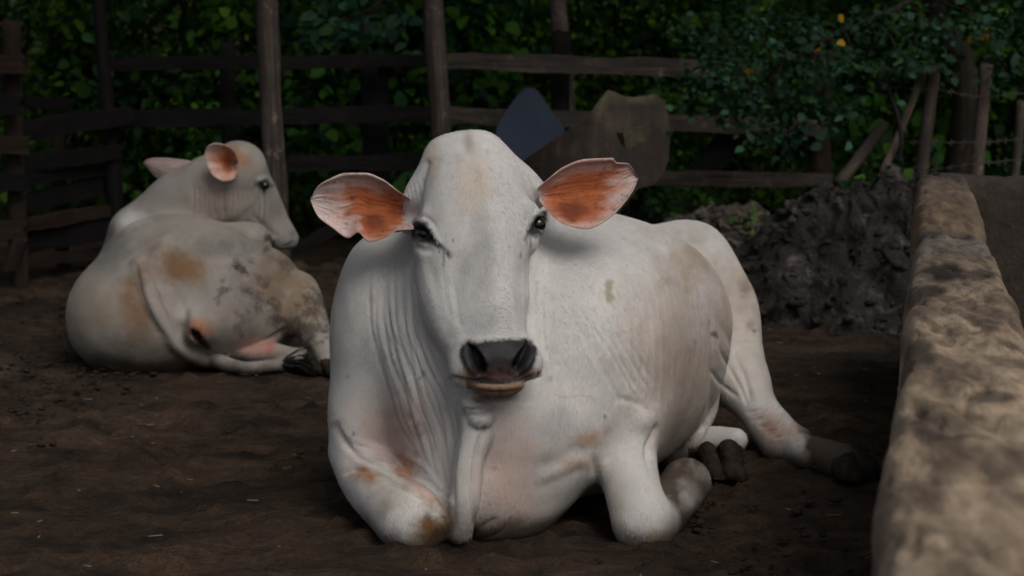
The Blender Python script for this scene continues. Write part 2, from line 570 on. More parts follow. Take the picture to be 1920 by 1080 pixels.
WALL = wall_material("rough plastered stone")
def wall_loft(name, a, b, width, ztop, label, base, seed, paint=None, lump=1.0, n=420, taper=None):
    a = np.array([a[0], a[1]]); b = np.array([b[0], b[1]]); d = (b - a); L = np.linalg.norm(d); d = d / L
    sd = np.array([d[1], -d[0]])
    m = 96
    tt = np.linspace(0, math.pi, 4000)
    Vs = []; S = []
    for i in range(n):
        s = i / (n - 1) * L
        end = min(1, math.sqrt(max(0.0, 1 - max(0, (s - (L - 0.10)) / 0.10)**2)) + 1e-3)
        tw, th, ez = taper(s / L) if taper else (1, 1, 0.17)
        u = np.sign(np.cos(tt)) * np.abs(np.cos(tt))**0.24 * width / 2 * tw * (0.35 + 0.65 * end)
        z = np.sin(tt)**ez * (ztop * th - (1 - end) * 0.10)
        z[0] = z[-1] = 0
        # spread the points evenly over the top, sparsely down the sides
        ar = np.r_[0, np.cumsum(np.abs(np.diff(u)) + 0.22 * np.abs(np.diff(z)))]
        q = np.interp(np.linspace(0, ar[-1], m), ar, np.arange(len(tt)))
        k = np.arange(len(tt)); u, z = np.interp(q, k, u), np.interp(q, k, z); an = np.interp(q, k, tt)
        for j in range(m):
            p = a + d * s - sd * u[j]
            Vs.append((p[0], p[1], z[j])); S.append((s / L, an[j]))
    V = np.array(Vs); S = np.array(S)
    i = (np.arange(n - 1)[:, None] * m + np.arange(m - 1)[None, :]).ravel()
    F = np.stack([i, i + 1, i + m + 1, i + m], 1)
    F = np.concatenate([F, np.array([[(n - 1) * m + k, (n - 1) * m + k + 1, (n - 1) * m + m - 2 - k, (n - 1) * m + m - 1 - k] for k in range(m // 2 - 1)]),
                        np.array([[k + 1, k, m - 1 - k, m - 2 - k] for k in range(m // 2 - 1)])])
    N = normals(V, F)
    al = V * np.where(abs(d[1]) > 0.7, np.array([2.1, .62, 1.2]), np.array([.6, 1.6, 1.2]))     # worn along its length
    lowf = fbm(al * 6, 3, seed); mid = fbm(al * 17, 3, seed + 1); st = np.maximum(fbm(al * 26, 3, seed + 2) - 0.1, 0) * 1.6
    V = V + N * ((lowf * 0.007 + mid * 0.0045 - st * 0.006) * lump * np.clip(0.45 + 0.55 * np.abs(N[:, 2]), 0, 1))[:, None]
    V[:, 2] = np.where((np.arange(len(V)) % m == 0) | (np.arange(len(V)) % m == m - 1), -0.05, V[:, 2])
    c = np.tile(np.array(base, float), (len(V), 1))
    if paint: c = paint(V, c)
    o = make_mesh(name, V, F, WALL, None, {"coat": c})
    return tag(o, label, "wall")

def wall_paint(V, c):
    x, y = proj(V); Y = V[:, 1]
    nz = fbm(V * 12, 4, 5)
    def mixc(m, col):
        nonlocal c
        m = np.clip(m, 0, 1)[:, None]; c = c * (1 - m) + np.array(col) * m
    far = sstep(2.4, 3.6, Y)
    q1 = fbm(V * [13, 4, 13], 4, 15); q2 = fbm(V * [34, 11, 34], 3, 16); q3 = fbm(V * [7, 2.2, 7], 3, 17)
    mixc(sstep(0.15, 0.6, q3) * 0.45, (0.22, 0.165, 0.115))
    mixc(sstep(0.30, 0.75, q1) * 0.65, (0.105, 0.070, 0.048))
    mixc(sstep(0.35, 0.7, -q1) * 0.5, (0.44, 0.37, 0.28))
    mixc(sstep(0.45, 0.8, q2) * 0.6, (0.09, 0.062, 0.046))
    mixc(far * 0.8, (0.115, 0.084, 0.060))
    mixc(np.exp(-((Y - 3.85 + nz * 0.06) / 0.22)**2) * 0.8, (0.17, 0.115, 0.066))
    mixc(np.exp(-((Y - 3.42 + nz * 0.05) / 0.13)**2) * 0.9, (0.155, 0.145, 0.125))
    mixc(np.exp(-((Y - 3.57 + nz * 0.05) / 0.035)**2) * 0.85, (0.03, 0.027, 0.025))
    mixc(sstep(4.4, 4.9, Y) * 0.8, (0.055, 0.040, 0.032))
    for (cx, cy, rx, ry, o) in [(1765, 512, 44, 17, 1), (1745, 545, 30, 10, .6), (1840, 515, 30, 10, .4), (1745, 585, 40, 16, .35), (1850, 600, 40, 18, .3), (1720, 660, 30, 22, .3), (1860, 745, 50, 10, .5), (1700, 560, 24, 16, .4), (1760, 800, 60, 26, .35), (1890, 860, 60, 30, .35), (1720, 930, 50, 30, .3)]:
        d = np.sqrt(((x - cx) / rx)**2 + ((y - cy) / ry)**2) + nz * 0.25
        mixc(sstep(1.3, 0.7, d) * min(1, o * 1.6), (0.030, 0.020, 0.016))
    for (cx, cy, rx, ry, o) in [(1815, 532, 26, 9, .6), (1800, 610, 14, 8, .6), (1730, 520, 20, 10, .3), (1770, 685, 12, 8, .5), (1870, 745, 10, 9, .5)]:
        d = np.sqrt(((x - cx) / rx)**2 + ((y - cy) / ry)**2) + nz * 0.4
        mixc(sstep(1.25, 0.4, d) * o, (0.34, 0.30, 0.25))
    return c
wl = lambda Y: 0.2165 * Y + 0.072
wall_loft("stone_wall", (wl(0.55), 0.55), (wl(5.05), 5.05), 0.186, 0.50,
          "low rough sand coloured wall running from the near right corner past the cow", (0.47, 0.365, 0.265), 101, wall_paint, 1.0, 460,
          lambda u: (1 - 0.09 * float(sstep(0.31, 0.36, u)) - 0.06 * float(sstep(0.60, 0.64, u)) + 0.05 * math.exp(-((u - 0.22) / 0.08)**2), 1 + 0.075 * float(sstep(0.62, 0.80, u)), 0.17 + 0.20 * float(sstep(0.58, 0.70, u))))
wall_loft("stone_wall", (1.14, 4.98), (3.4, 4.72), 0.20, 0.535,
          "dark brown wall branching off to the right behind the sandy wall's end", (0.045, 0.034, 0.026), 111, None, 0.8, 200)

# ------------------------------------------------------------------ timber
def wood_material(name, lo, hi, rough=0.85):
    m = MT(name)
    co = m.coord((1, 1, 1)); st = m.coord((55, 55, 3.0))
    g = m.noise(st, 1.0, 5, 0.7, 0.4); b = m.noise(co, 5, 4, 0.6)
    col = m.ramp(g, [(0.3, lo), (0.7, hi)])
    col = m.mix(col, m.ramp(b, [(0.3, (0.55, 0.55, 0.56)), (0.7, (1.3, 1.27, 1.22))]), 1.0, 'MULTIPLY')
    sp = m.noise(co, 16, 5, 0.7)
    col = m.mix(col, m.ramp(sp, [(0.58, (0, 0, 0)), (0.72, tuple(min(.35, 1.3 * q) for q in hi))]), 1.0, 'ADD')
    n = m.bump(g, 0.7, 0.008)
    m.b.inputs["Specular IOR Level"].default_value = 0.2
    return m.done(col, rough, n)
W_DARK = wood_material("blackened wood", (0.004, 0.0037, 0.004), (0.012, 0.0105, 0.0105))
W_GREY = wood_material("weathered grey wood", (0.016, 0.0135, 0.0125), (0.110, 0.090, 0.078))
W_PALE = wood_material("pale weathered wood", (0.035, 0.027, 0.023), (0.17, 0.135, 0.115))
W_BROWN = wood_material("brown wood", (0.014, 0.0095, 0.007), (0.045, 0.030, 0.022))

def local_frame(a, b):
    a, b = np.asarray(a, float), np.asarray(b, float)
    z = Vector(b - a); L = z.length; q = z.to_track_quat('Z', 'Y')
    return a, L, q

def post(name, a, b, r0, r1, mat, parent=None, seed=1, squash=1.0, sides=14, rings=26, bend=0.012):
    """Tapered round timber from a to b with knots, flats and a ragged cut end; local Z runs along it."""
    a, L, q = local_frame(a, b)
    V = []; t = np.linspace(0, 1, rings)
    for s in t:
        for k in range(sides):
            an = 2 * math.pi * k / sides
            r = r0 + (r1 - r0) * s
            V.append((math.cos(an) * r, math.sin(an) * r * squash, s * L))
    V = np.array(V)
    nz = fbm(np.stack([V[:, 0] * 25, V[:, 1] * 25, V[:, 2] * 3 + seed * 7], 1), 3, seed)
    V[:, :2] *= (1 + 0.13 * nz)[:, None]
    V[:, 0] += np.sin(V[:, 2] * 2.1 / max(L, .3) + seed) * bend * L * 0.6; V[:, 1] += np.cos(V[:, 2] * 1.7 + seed) * bend * L * 0.3
    top = slice((rings - 1) * sides, rings * sides)
    V[top, 2] += np.random.default_rng(seed).normal(0, 0.006, sides)
    F = [(i * sides + k, i * sides + (k + 1) % sides, (i + 1) * sides + (k + 1) % sides, (i + 1) * sides + k) for i in range(rings - 1) for k in range(sides)]
    F += [tuple(range(sides - 1, -1, -1)), tuple((rings - 1) * sides + k for k in range(sides))]
    o = make_mesh(name, V, F, mat)
    o.location = Vector(a) if parent is None else Vector(a) - parent.location
    o.rotation_mode = 'QUATERNION'; o.rotation_quaternion = q
    if parent is not None: o.parent = parent
    return o

def plank(name, a, b, h, t, mat, parent=None, seed=1, n=22, up=(0, 0, 1)):
    """Sawn board from a to b, h high and t thick, with waney edges; local Z runs along it."""
    a, b = np.asarray(a, float), np.asarray(b, float)
    z = (b - a); L = np.linalg.norm(z); z = z / L
    y = np.array(up, float); y = y - z * (y @ z); y /= np.linalg.norm(y); x = np.cross(y, z)
    cs = np.array([(-t / 2, -h / 2), (0, -h / 2 - .001), (t / 2, -h / 2), (t / 2 + .001, 0), (t / 2, h / 2), (0, h / 2 + .001), (-t / 2, h / 2), (-t / 2 - .001, 0)])
    V = np.array([(c[0], c[1], s * L) for s in np.linspace(0, 1, n) for c in cs])
    e = np.sign(V[:, 1])
    V[:, 1] += (fbm(np.stack([e * 3 + seed, V[:, 2] * 4, 0 * e], 1), 3, seed) * 0.06 + fbm(np.stack([e + seed, V[:, 2] * 18, 0 * e], 1), 2, seed + 3) * 0.025) * h * 1.3
    V[:, 0] += fbm(np.stack([V[:, 2] * 2 + seed, 0 * e, 0 * e], 1), 2, seed + 9) * t * 0.35
    rng = np.random.default_rng(seed)
    V[:8, 2] += rng.normal(0, 0.008, 8); V[-8:, 2] += rng.normal(0, 0.008, 8)
    F = [(i * 8 + k, i * 8 + (k + 1) % 8, (i + 1) * 8 + (k + 1) % 8, (i + 1) * 8 + k) for i in range(n - 1) for k in range(8)]
    F += [tuple(range(7, -1, -1)), tuple((n - 1) * 8 + k for k in range(8))]
    o = make_mesh(name, V, F, mat, smooth_=False)
    Mx = Matrix((tuple(x), tuple(y), tuple(z))).transposed()
    o.rotation_mode = 'QUATERNION'; o.rotation_quaternion = Mx.to_quaternion()
    o.location = Vector(a) if parent is None else Vector(a) - parent.location
    if parent is not None: o.parent = parent
    return o
gz = lambda p: np.array([p[0], p[1], -0.05])
def px_r(w, Y): return w * Y / FPX / 2

# tall poles that carry on out of the picture
def tall_pole(x0, x1, y1, Y, w, mat, label, seed, top=2.6):
    a = P(x1, y1, Y); b = P(x0, 0, Y)
    d = (b - a) / (b[2] - a[2])
    lo = a + d * (-0.05 - a[2]); hi = a + d * (top - a[2])
    o = post("timber_pole", lo, hi, px_r(w, Y) * 1.08, px_r(w, Y) * 0.95, mat, None, seed, 0.9, 16, 60, 0.006)
    tag(o, label, "pole", "tall poles standing along the back fence")
tall_pole(498, 517, 400, 7.15, 44, W_GREY, "tall weathered pole rising just right of the far cow's head", 11)
tall_pole(811, 824, 240, 7.35, 43, W_GREY, "tall weathered pole rising behind the near cow's forehead", 12)
tall_pole(1046, 1063, 205, 7.95, 33, W_PALE, "slimmest pale pole, standing behind the blue metal sheet", 13)
tall_pole(188, 204, 205, 7.6, 30, W_DARK, "tall blackened pole behind the far cow's outer ear", 14)

# rail fence across the back
fence = empty("rail_fence", (0, 7.75, 0), "dark rail fence of three long boards across the back of the yard", "fence")
def rail(x0, y0, x1, y1, h, Y, mat, seed, Y1=None, t=0.03):
    plank("rail", P(x0, y0, Y), P(x1, y1, Y1 or Y), h * Y / FPX, t, mat, fence, seed, 40)
rail(212, 121, 800, 113, 24, 7.66, W_DARK, 21)
rail(792, 113, 1392, 130, 30, 7.72, W_GREY, 22)
rail(120, 224, 812, 214, 32, 7.66, W_DARK, 23)
rail(805, 214, 1550, 240, 30, 7.72, W_GREY, 24)
rail(540, 306, 815, 303, 30, 7.66, W_DARK, 25)
rail(1215, 335, 1560, 337, 27, 7.70, W_GREY, 26)
rail(556, 468, 660, 412, 24, 7.62, W_DARK, 27)
def fpost(px, py, w, Y, mat, seed, sq=0.5):
    b = P(px, py, Y); post("post", gz(b), b, px_r(w, Y), px_r(w, Y), mat, fence, seed, sq, 10, 16, 0.005)
fpost(704, 122, 54, 7.80, W_DARK, 31); fpost(428, 80, 30, 7.82, W_DARK, 32); fpost(1052, 60, 34, 7.84, W_DARK, 33)
fpost(1540, 96, 42, 7.80, W_BROWN, 34, 0.8)
plank("brace", P(1310, 330, 7.82), P(1388, 236, 7.82), 0.11, 0.04, W_DARK, fence, 35)

# board pen on the left
pen = empty("board_fence", (-1.6, 7.0, 0), "dark plank fence slanting back from the left edge behind the far cow", "fence")
for k, (x0, y0, x1, y1, h, m) in enumerate([(30, 246, 245, 216, 36, W_DARK), (40, 306, 222, 286, 30, W_DARK), (30, 336, 200, 318, 22, W_DARK), (28, 388, 185, 346, 34, W_DARK),
                                            (38, 420, 205, 396, 24, W_BROWN), (30, 456, 205, 432, 38, W_DARK), (40, 492, 190, 474, 22, W_BROWN), (10, 190, 130, 196, 20, W_DARK)]):
    plank("board", P(x0, y0, 7.0 + 0.02 * (k % 2)), P(x1, y1, 7.6), h * 7.2 / FPX, 0.03, m, pen, 41 + k)
for k, (px, w, Y, m) in enumerate([(212, 34, 7.68, W_DARK), (110, 26, 7.42, W_BROWN)]):
    b = P(px, 216 if k == 0 else 230, Y); post("post", gz(b), b, px_r(w, Y), px_r(w, Y), m, pen, 61 + k, 0.7, 10, 14, 0.005)
gate = empty("board_gate", (-1.95, 6.9, 0), "gate end of thick stacked boards at the left edge", "gate")
b = P(20, 40, 6.92); post("post", gz(b), b, px_r(36, 6.9), px_r(34, 6.9), W_BROWN, gate, 65, 0.8, 12, 20, 0.004)
for k, y in enumerate([120, 198, 272, 344, 432]):
    plank("board", P(-190, y - 6, 6.86), P(50 - 3 * (k % 2), y, 6.84), 34 * 6.86 / FPX, 0.045, (W_BROWN, W_DARK)[k % 2], gate, 71 + k)
plank("board", P(22, 505, 6.83), P(40, 448, 6.83), 0.05, 0.04, W_BROWN, gate, 79)

# stakes and barbed wire on the right
stk = empty("wire_fence", (1.7, 7.1, 0), "wire fence on rough wooden stakes behind the manure heap", "fence")
for k, (xa, ya, xb, yb, w, m, Y) in enumerate([(1754, 122, 1726, 345, 31, W_GREY, 7.1), (1851, 118, 1830, 340, 29, W_PALE, 7.0), (1914, 190, 1902, 330, 22, W_GREY, 7.3)]):
    tp = P(xa, ya, Y); bt = P(xb, yb, Y); d = (bt - tp) / (bt[2] - tp[2]); lo = tp + d * (-0.05 - tp[2])
    post("stake", lo, tp, px_r(w, Y) * 1.1, px_r(w, Y) * 0.95, m, stk, 81 + k, 0.85, 11, 24, 0.008)
WIRE = simple("rusty wire", (0.05, 0.042, 0.038), 0.6, 0.4)
def tube(name, pts, r, mat, parent=None, sides=6):
    pts = np.array(pts, float); n = len(pts)
    T = np.gradient(pts, axis=0); T /= np.linalg.norm(T, axis=1)[:, None]
    ref = np.array([0.02, 0.1, 1.0]) if abs(T[:, 2]).mean() < 0.8 else np.array([1.0, 0.1, 0])
    A = np.cross(T, ref); A /= np.linalg.norm(A, axis=1)[:, None]; B = np.cross(T, A)
    r = np.broadcast_to(np.asarray(r, float), (n,))
    V = np.array([pts[i] + (A[i] * math.cos(a) + B[i] * math.sin(a)) * r[i] for i in range(n) for a in np.linspace(0, 2 * math.pi, sides, endpoint=False)])
    F = [(i * sides + k, i * sides + (k + 1) % sides, (i + 1) * sides + (k + 1) % sides, (i + 1) * sides + k) for i in range(n - 1) for k in range(sides)]
    F += [tuple(range(sides - 1, -1, -1)), tuple((n - 1) * sides + k for k in range(sides))]
    return make_mesh(name, V, F, mat, parent)
def curve3(ctrl, n=24):
    p = np.array(ctrl, float); t = np.arange(len(p)); u = np.linspace(0, len(p) - 1, n)
    return np.stack([pchip(t, p[:, i], u) for i in range(3)], 1)
for y0, y1, y2 in ((168, 182, 176), (268, 267, 262), (318, 306, 300)):
    w = tube("wire", curve3([P(1540, y0 - 8, 7.6), P(1746, y0, 7.03), P(1843, y1, 6.93), P(1912, y2, 7.23), P(2090, y2 + 6, 7.4)], 60), 0.0022, WIRE, stk, 5)
    Vs, Fs = [], []
    line = curve3([P(1540, y0 - 8, 7.6), P(1746, y0, 7.03), P(1843, y1, 6.93), P(1912, y2, 7.23), P(2090, y2 + 6, 7.4)], 16)
    for q in line:
        b = len(Vs); e = 0.013
        Vs += [q + [-.002, 0, -e], q + [.002, 0, -e], q + [.004, 0, e], q + [.0, 0, e], q + [-e, 0, -.004], q + [-e, 0, .001], q + [e, 0, .006], q + [e, 0, .001]]
        Fs += [(b, b + 1, b + 2, b + 3), (b + 4, b + 7, b + 6, b + 5)]
    o = make_mesh("barbs", np.array(Vs), Fs, WIRE, w); o.parent = w; tag(o, kind="stuff")
o = post("leaning_stick", P(1640, 360, 6.98), P(1736, 116, 7.2), 0.016, 0.014, W_PALE, None, 91, 1, 9, 20, 0.02)
tag(o, "thin pale stick leaning against the tallest stake of the wire fence", "stick")
o = post("leaning_stick", P(1570, 345, 7.02), P(1656, 236, 7.25), 0.024, 0.020, W_GREY, None, 92, 1, 9, 16, 0.02)
tag(o, "short thick brown stick leaning low between heap and stake", "stick")
VINE = simple("dark vine", (0.018, 0.017, 0.020), 0.7, 0.2)
tag(tube("hanging_vine", curve3([P(1652, 120, 7.05), P(1666, 170, 7.0), P(1682, 215, 7.0), P(1690, 262, 7.0), P(1684, 310, 7.02)], 24), 0.009, VINE, None, 7),
    "dark vine hanging in a curve left of the stakes", "vine")

# sheet metal and a broken tank leaning on the fence
def plate(name, outline, yfun, thick, mat, parent=None, cuts=26):
    bm = bmesh.new()
    xs_ = [q[0] for q in outline]
    vs = [bm.verts.new((q[0], 0, q[1])) for q in outline]
    bm.faces.new(vs)
    for x in np.linspace(min(xs_), max(xs_), cuts)[1:-1]:
        bmesh.ops.bisect_plane(bm, geom=bm.verts[:] + bm.edges[:] + bm.faces[:], plane_co=(x, 0, 0), plane_no=(1, 0, 0))
    zs_ = [q[1] for q in outline]
    for z in np.linspace(min(zs_), max(zs_), 14)[1:-1]:
        bmesh.ops.bisect_plane(bm, geom=bm.verts[:] + bm.edges[:] + bm.faces[:], plane_co=(0, 0, z), plane_no=(0, 0, 1))
    bm.verts.ensure_lookup_table(); bm.verts.index_update()
    co = np.array([v.co[:] for v in bm.verts]); fs = [tuple(v.index for v in f.verts) for f in bm.faces]
    bd = [tuple(v.index for v in e.verts) for e in bm.edges if len(e.link_faces) == 1]
    bm.free()
    A = np.array([P(c[0], c[2], yfun(c[0], c[2])) for c in co])
    A += (fbm(A * 14, 3, 3) * 0.002)[:, None] * np.array([0, 1, 0])
    B = A + [0, thick, 0]; n = len(A)
    F = [f for f in fs] + [tuple(n + i for i in reversed(f)) for f in fs] + [(b, a, n + a, n + b) for a, b in bd]
    bm = bmesh.new(); vv = [bm.verts.new(q) for q in np.concatenate([A, B])]
    for f in F: bm.faces.new([vv[i] for i in f])
    bmesh.ops.recalc_face_normals(bm, faces=bm.faces[:])
    me = bpy.data.meshes.new(name); bm.to_mesh(me); bm.free(); me.materials.append(mat)
    o = bpy.data.objects.new(name, me); COL.objects.link(o)
    if parent is not None: o.parent = parent; o.matrix_parent_inverse = Matrix.Translation(parent.location).inverted()
    return o
BLUE = simple("dull blue sheet metal", (0.018, 0.026, 0.046), 0.7, 0.2, (0.15, 0.01), 0.18, 5)
o = plate("metal_sheet", [(930, 244), (940, 222), (962, 190), (978, 170), (990, 164), (1004, 166), (1016, 180), (1030, 204), (1058, 238), (1064, 300), (1010, 430), (960, 500), (925, 430), (926, 300)],
          lambda x, y: 7.42 - 0.0009 * (y - 164), 0.006, BLUE)
tag(o, "pointed blue grey metal sheet leaning on the back fence", "metal sheet")
def tank_material():
    m = MT("stained old tank"); co = m.coord()
    a = m.noise(co, 5, 5, 0.6); b = m.noise(co, 32, 5, 0.7)
    at = m.n("ShaderNodeAttribute", attribute_name="mossy_lit_rim")
    col = m.ramp(a, [(0.3, (0.016, 0.0105, 0.0075)), (0.6, (0.032, 0.022, 0.016)), (0.8, (0.055, 0.042, 0.031))])
    col = m.mix(col, m.ramp(b, [(0.3, (0.65, 0.65, 0.65)), (0.7, (1.3, 1.3, 1.3))]), 1.0, 'MULTIPLY')
    sr = m.noise(m.coord((26, 26, 1.6)), 1.0, 5, 0.7, 0.3)
    col = m.mix(col, m.ramp(sr, [(0.33, (0.45, 0.40, 0.36)), (0.55, (1, 1, 1)), (0.72, (1.7, 1.45, 1.2))]), 1.0, 'MULTIPLY')
    return m, col, b, at
m, col, b, at = tank_material()
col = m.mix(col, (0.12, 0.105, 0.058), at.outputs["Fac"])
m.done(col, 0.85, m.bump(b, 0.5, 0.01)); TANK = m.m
tank = empty("broken_tank", P(1130, 500, 6.7), "big brown broken piece of a curved tank leaning by the back fence", "broken tank")
tank.location.z = 0
yf = lambda x, y: 6.62 + 0.16 * ((x - 1130) / 130.0)**2 + 0.0004 * (560 - y)
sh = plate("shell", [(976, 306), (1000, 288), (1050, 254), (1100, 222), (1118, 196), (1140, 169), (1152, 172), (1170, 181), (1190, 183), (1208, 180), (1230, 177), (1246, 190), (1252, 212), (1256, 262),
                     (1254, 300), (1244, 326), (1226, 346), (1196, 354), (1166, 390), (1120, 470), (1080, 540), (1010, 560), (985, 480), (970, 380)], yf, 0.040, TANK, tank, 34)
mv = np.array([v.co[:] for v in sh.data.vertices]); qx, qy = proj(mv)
ms = np.exp(-((np.abs(poly_sd(qx, qy, [(1140, 169), (1190, 183), (1230, 177), (1252, 212), (1252, 235), (1180, 240), (1120, 215)]))) / 9)**2) * (fbm(mv * 16, 3, 6) * 0.5 + 0.45)  # moss tint plus a pale highlight painted along the upper rim
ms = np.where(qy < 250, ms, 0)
at_ = sh.data.attributes.new("mossy_lit_rim", 'FLOAT', 'POINT'); at_.data.foreach_set("value", np.clip(ms, 0, 0.9).astype(np.float32))
MOSS = simple("mossy bracket", (0.058, 0.050, 0.030), 0.9, 0.2, (0.5, 0.01), 0.5, 40)
plank("bracket", P(1162, 262, 6.56), P(1198, 250, 6.58), 0.055, 0.05, MOSS, tank, 95, 8)
# ------------------------------------------------------------------ cow hide
def hide_material(name):
    m = MT(name)
    at = m.n("ShaderNodeAttribute", attribute_name="coat")
    gl = m.n("ShaderNodeAttribute", attribute_name="gloss")
    co = m.coord()
    hair = m.coord((90, 90, 22))
    n1 = m.noise(co, 14, 5, 0.6)
    n2 = m.noise(hair, 6, 4, 0.65)
    n3 = m.noise(co, 160, 3, 0.6)
    tint = m.ramp(n1, [(0.3, (0.90, 0.895, 0.90)), (0.7, (1.04, 1.03, 1.01))])
    c = m.mix(at.outputs["Color"], tint, 1.0, 'MULTIPLY')
    fine = m.ramp(n2, [(0.25, (0.9, 0.9, 0.9)), (0.75, (1.06, 1.06, 1.06))])
    c = m.mix(c, fine, 1.0, 'MULTIPLY')
    sp = m.ramp(n3, [(0.25, (0.91, 0.905, 0.90)), (0.42, (1, 1, 1))])
    c = m.mix(c, sp, 0.6, 'MULTIPLY')
    b = m.bump(n2, 0.35, 0.004)
    b = m.bump(n3, 0.12, 0.002, b)
    rr = m.n("ShaderNodeMapRange"); rr.inputs[3].default_value = 0.72; rr.inputs[4].default_value = 0.28
    m.l(gl.outputs["Fac"], rr.inputs[0])
    m.b.inputs["Specular IOR Level"].default_value = 0.2
    return m.done(c, rr.outputs[0], b)

HIDE = hide_material("cow hide")
EYE = simple("dark wet eye", (0.006, 0.006, 0.007), 0.06, 0.6, None, 0.2)
HOOF = simple("muddy hoof horn", (0.024, 0.0175, 0.0125), 0.75, 0.2, (0.7, 0.008), 0.7, 45)

def skin_at(f, px, py, y0=3.0, y1=6.4):
    """Distance at which the ray through a pixel first meets a sculpted body."""
    Y = np.linspace(y0, y1, 1500)
    d = _F * FPX + _R * (px - 960) + _U * (540 - py)
    q = _C + d[None, :] * (Y / d[1])[:, None]
    i = np.round((q - f.lo) / f.h).astype(int)
    ok = np.all((i >= 0) & (i < f.n), 1)
    i = np.clip(i, 0, f.n - 1)
    v = np.where(ok, f.D[i[:, 0], i[:, 1], i[:, 2]], 1)
    k = np.nonzero(v < 0)[0]
    return Y[k[0]] if len(k) else None

def coat_hair(V, F, col, parent, count, length, seed, keep=None):
    """Short hair lying along the skin: one thin blade each, joined into one part."""
    rng = np.random.default_rng(seed)
    N = normals(V, F)
    ar = np.linalg.norm(np.cross(V[F[:, 2]] - V[F[:, 0]], V[F[:, 3]] - V[F[:, 1]]), axis=1)
    f = rng.choice(len(F), count, p=ar / ar.sum())
    u, v = rng.random((count, 1)), rng.random((count, 1))
    w = [(1 - u) * (1 - v), u * (1 - v), u * v, (1 - u) * v]
    p = sum(w[i] * V[F[f, i]] for i in range(4)); n = N[F[f, 0]]; c = col[F[f, 0]]
    if keep is not None:
        k = keep[F[f, 0]] & (p[:, 2] > 0.0); p, n, c = p[k], n[k], c[k]
    m = len(p)
    g = np.array([0, 0.35, -1.0]) + 0.45 * np.stack([fbm(p * 5 + 3 * a, 2, seed + a) for a in range(3)], 1) + rng.normal(0, 0.16, (m, 3))
    t = g - n * (g * n).sum(1)[:, None]; t /= np.maximum(np.linalg.norm(t, axis=1), 1e-6)[:, None]
    s = np.cross(n, t)
    ln = (length * rng.uniform(0.6, 1.3, m))[:, None]; wd = 0.00055
    b = p - n * 0.0006
    tip = p + t * ln + n * ln * rng.uniform(0.05, 0.18, (m, 1))
    Q = np.stack([b - s * wd, b + s * wd, tip], 1).reshape(-1, 3)
    C = np.repeat(c * rng.uniform(0.93, 1.05, (m, 1)), 3, 0)
    o = make_mesh("coat_hair", Q, np.arange(3 * m).reshape(-1, 3), HIDE, parent, {"coat": C, "gloss": np.zeros(3 * m)}, False)
    return tag(o, kind="stuff")

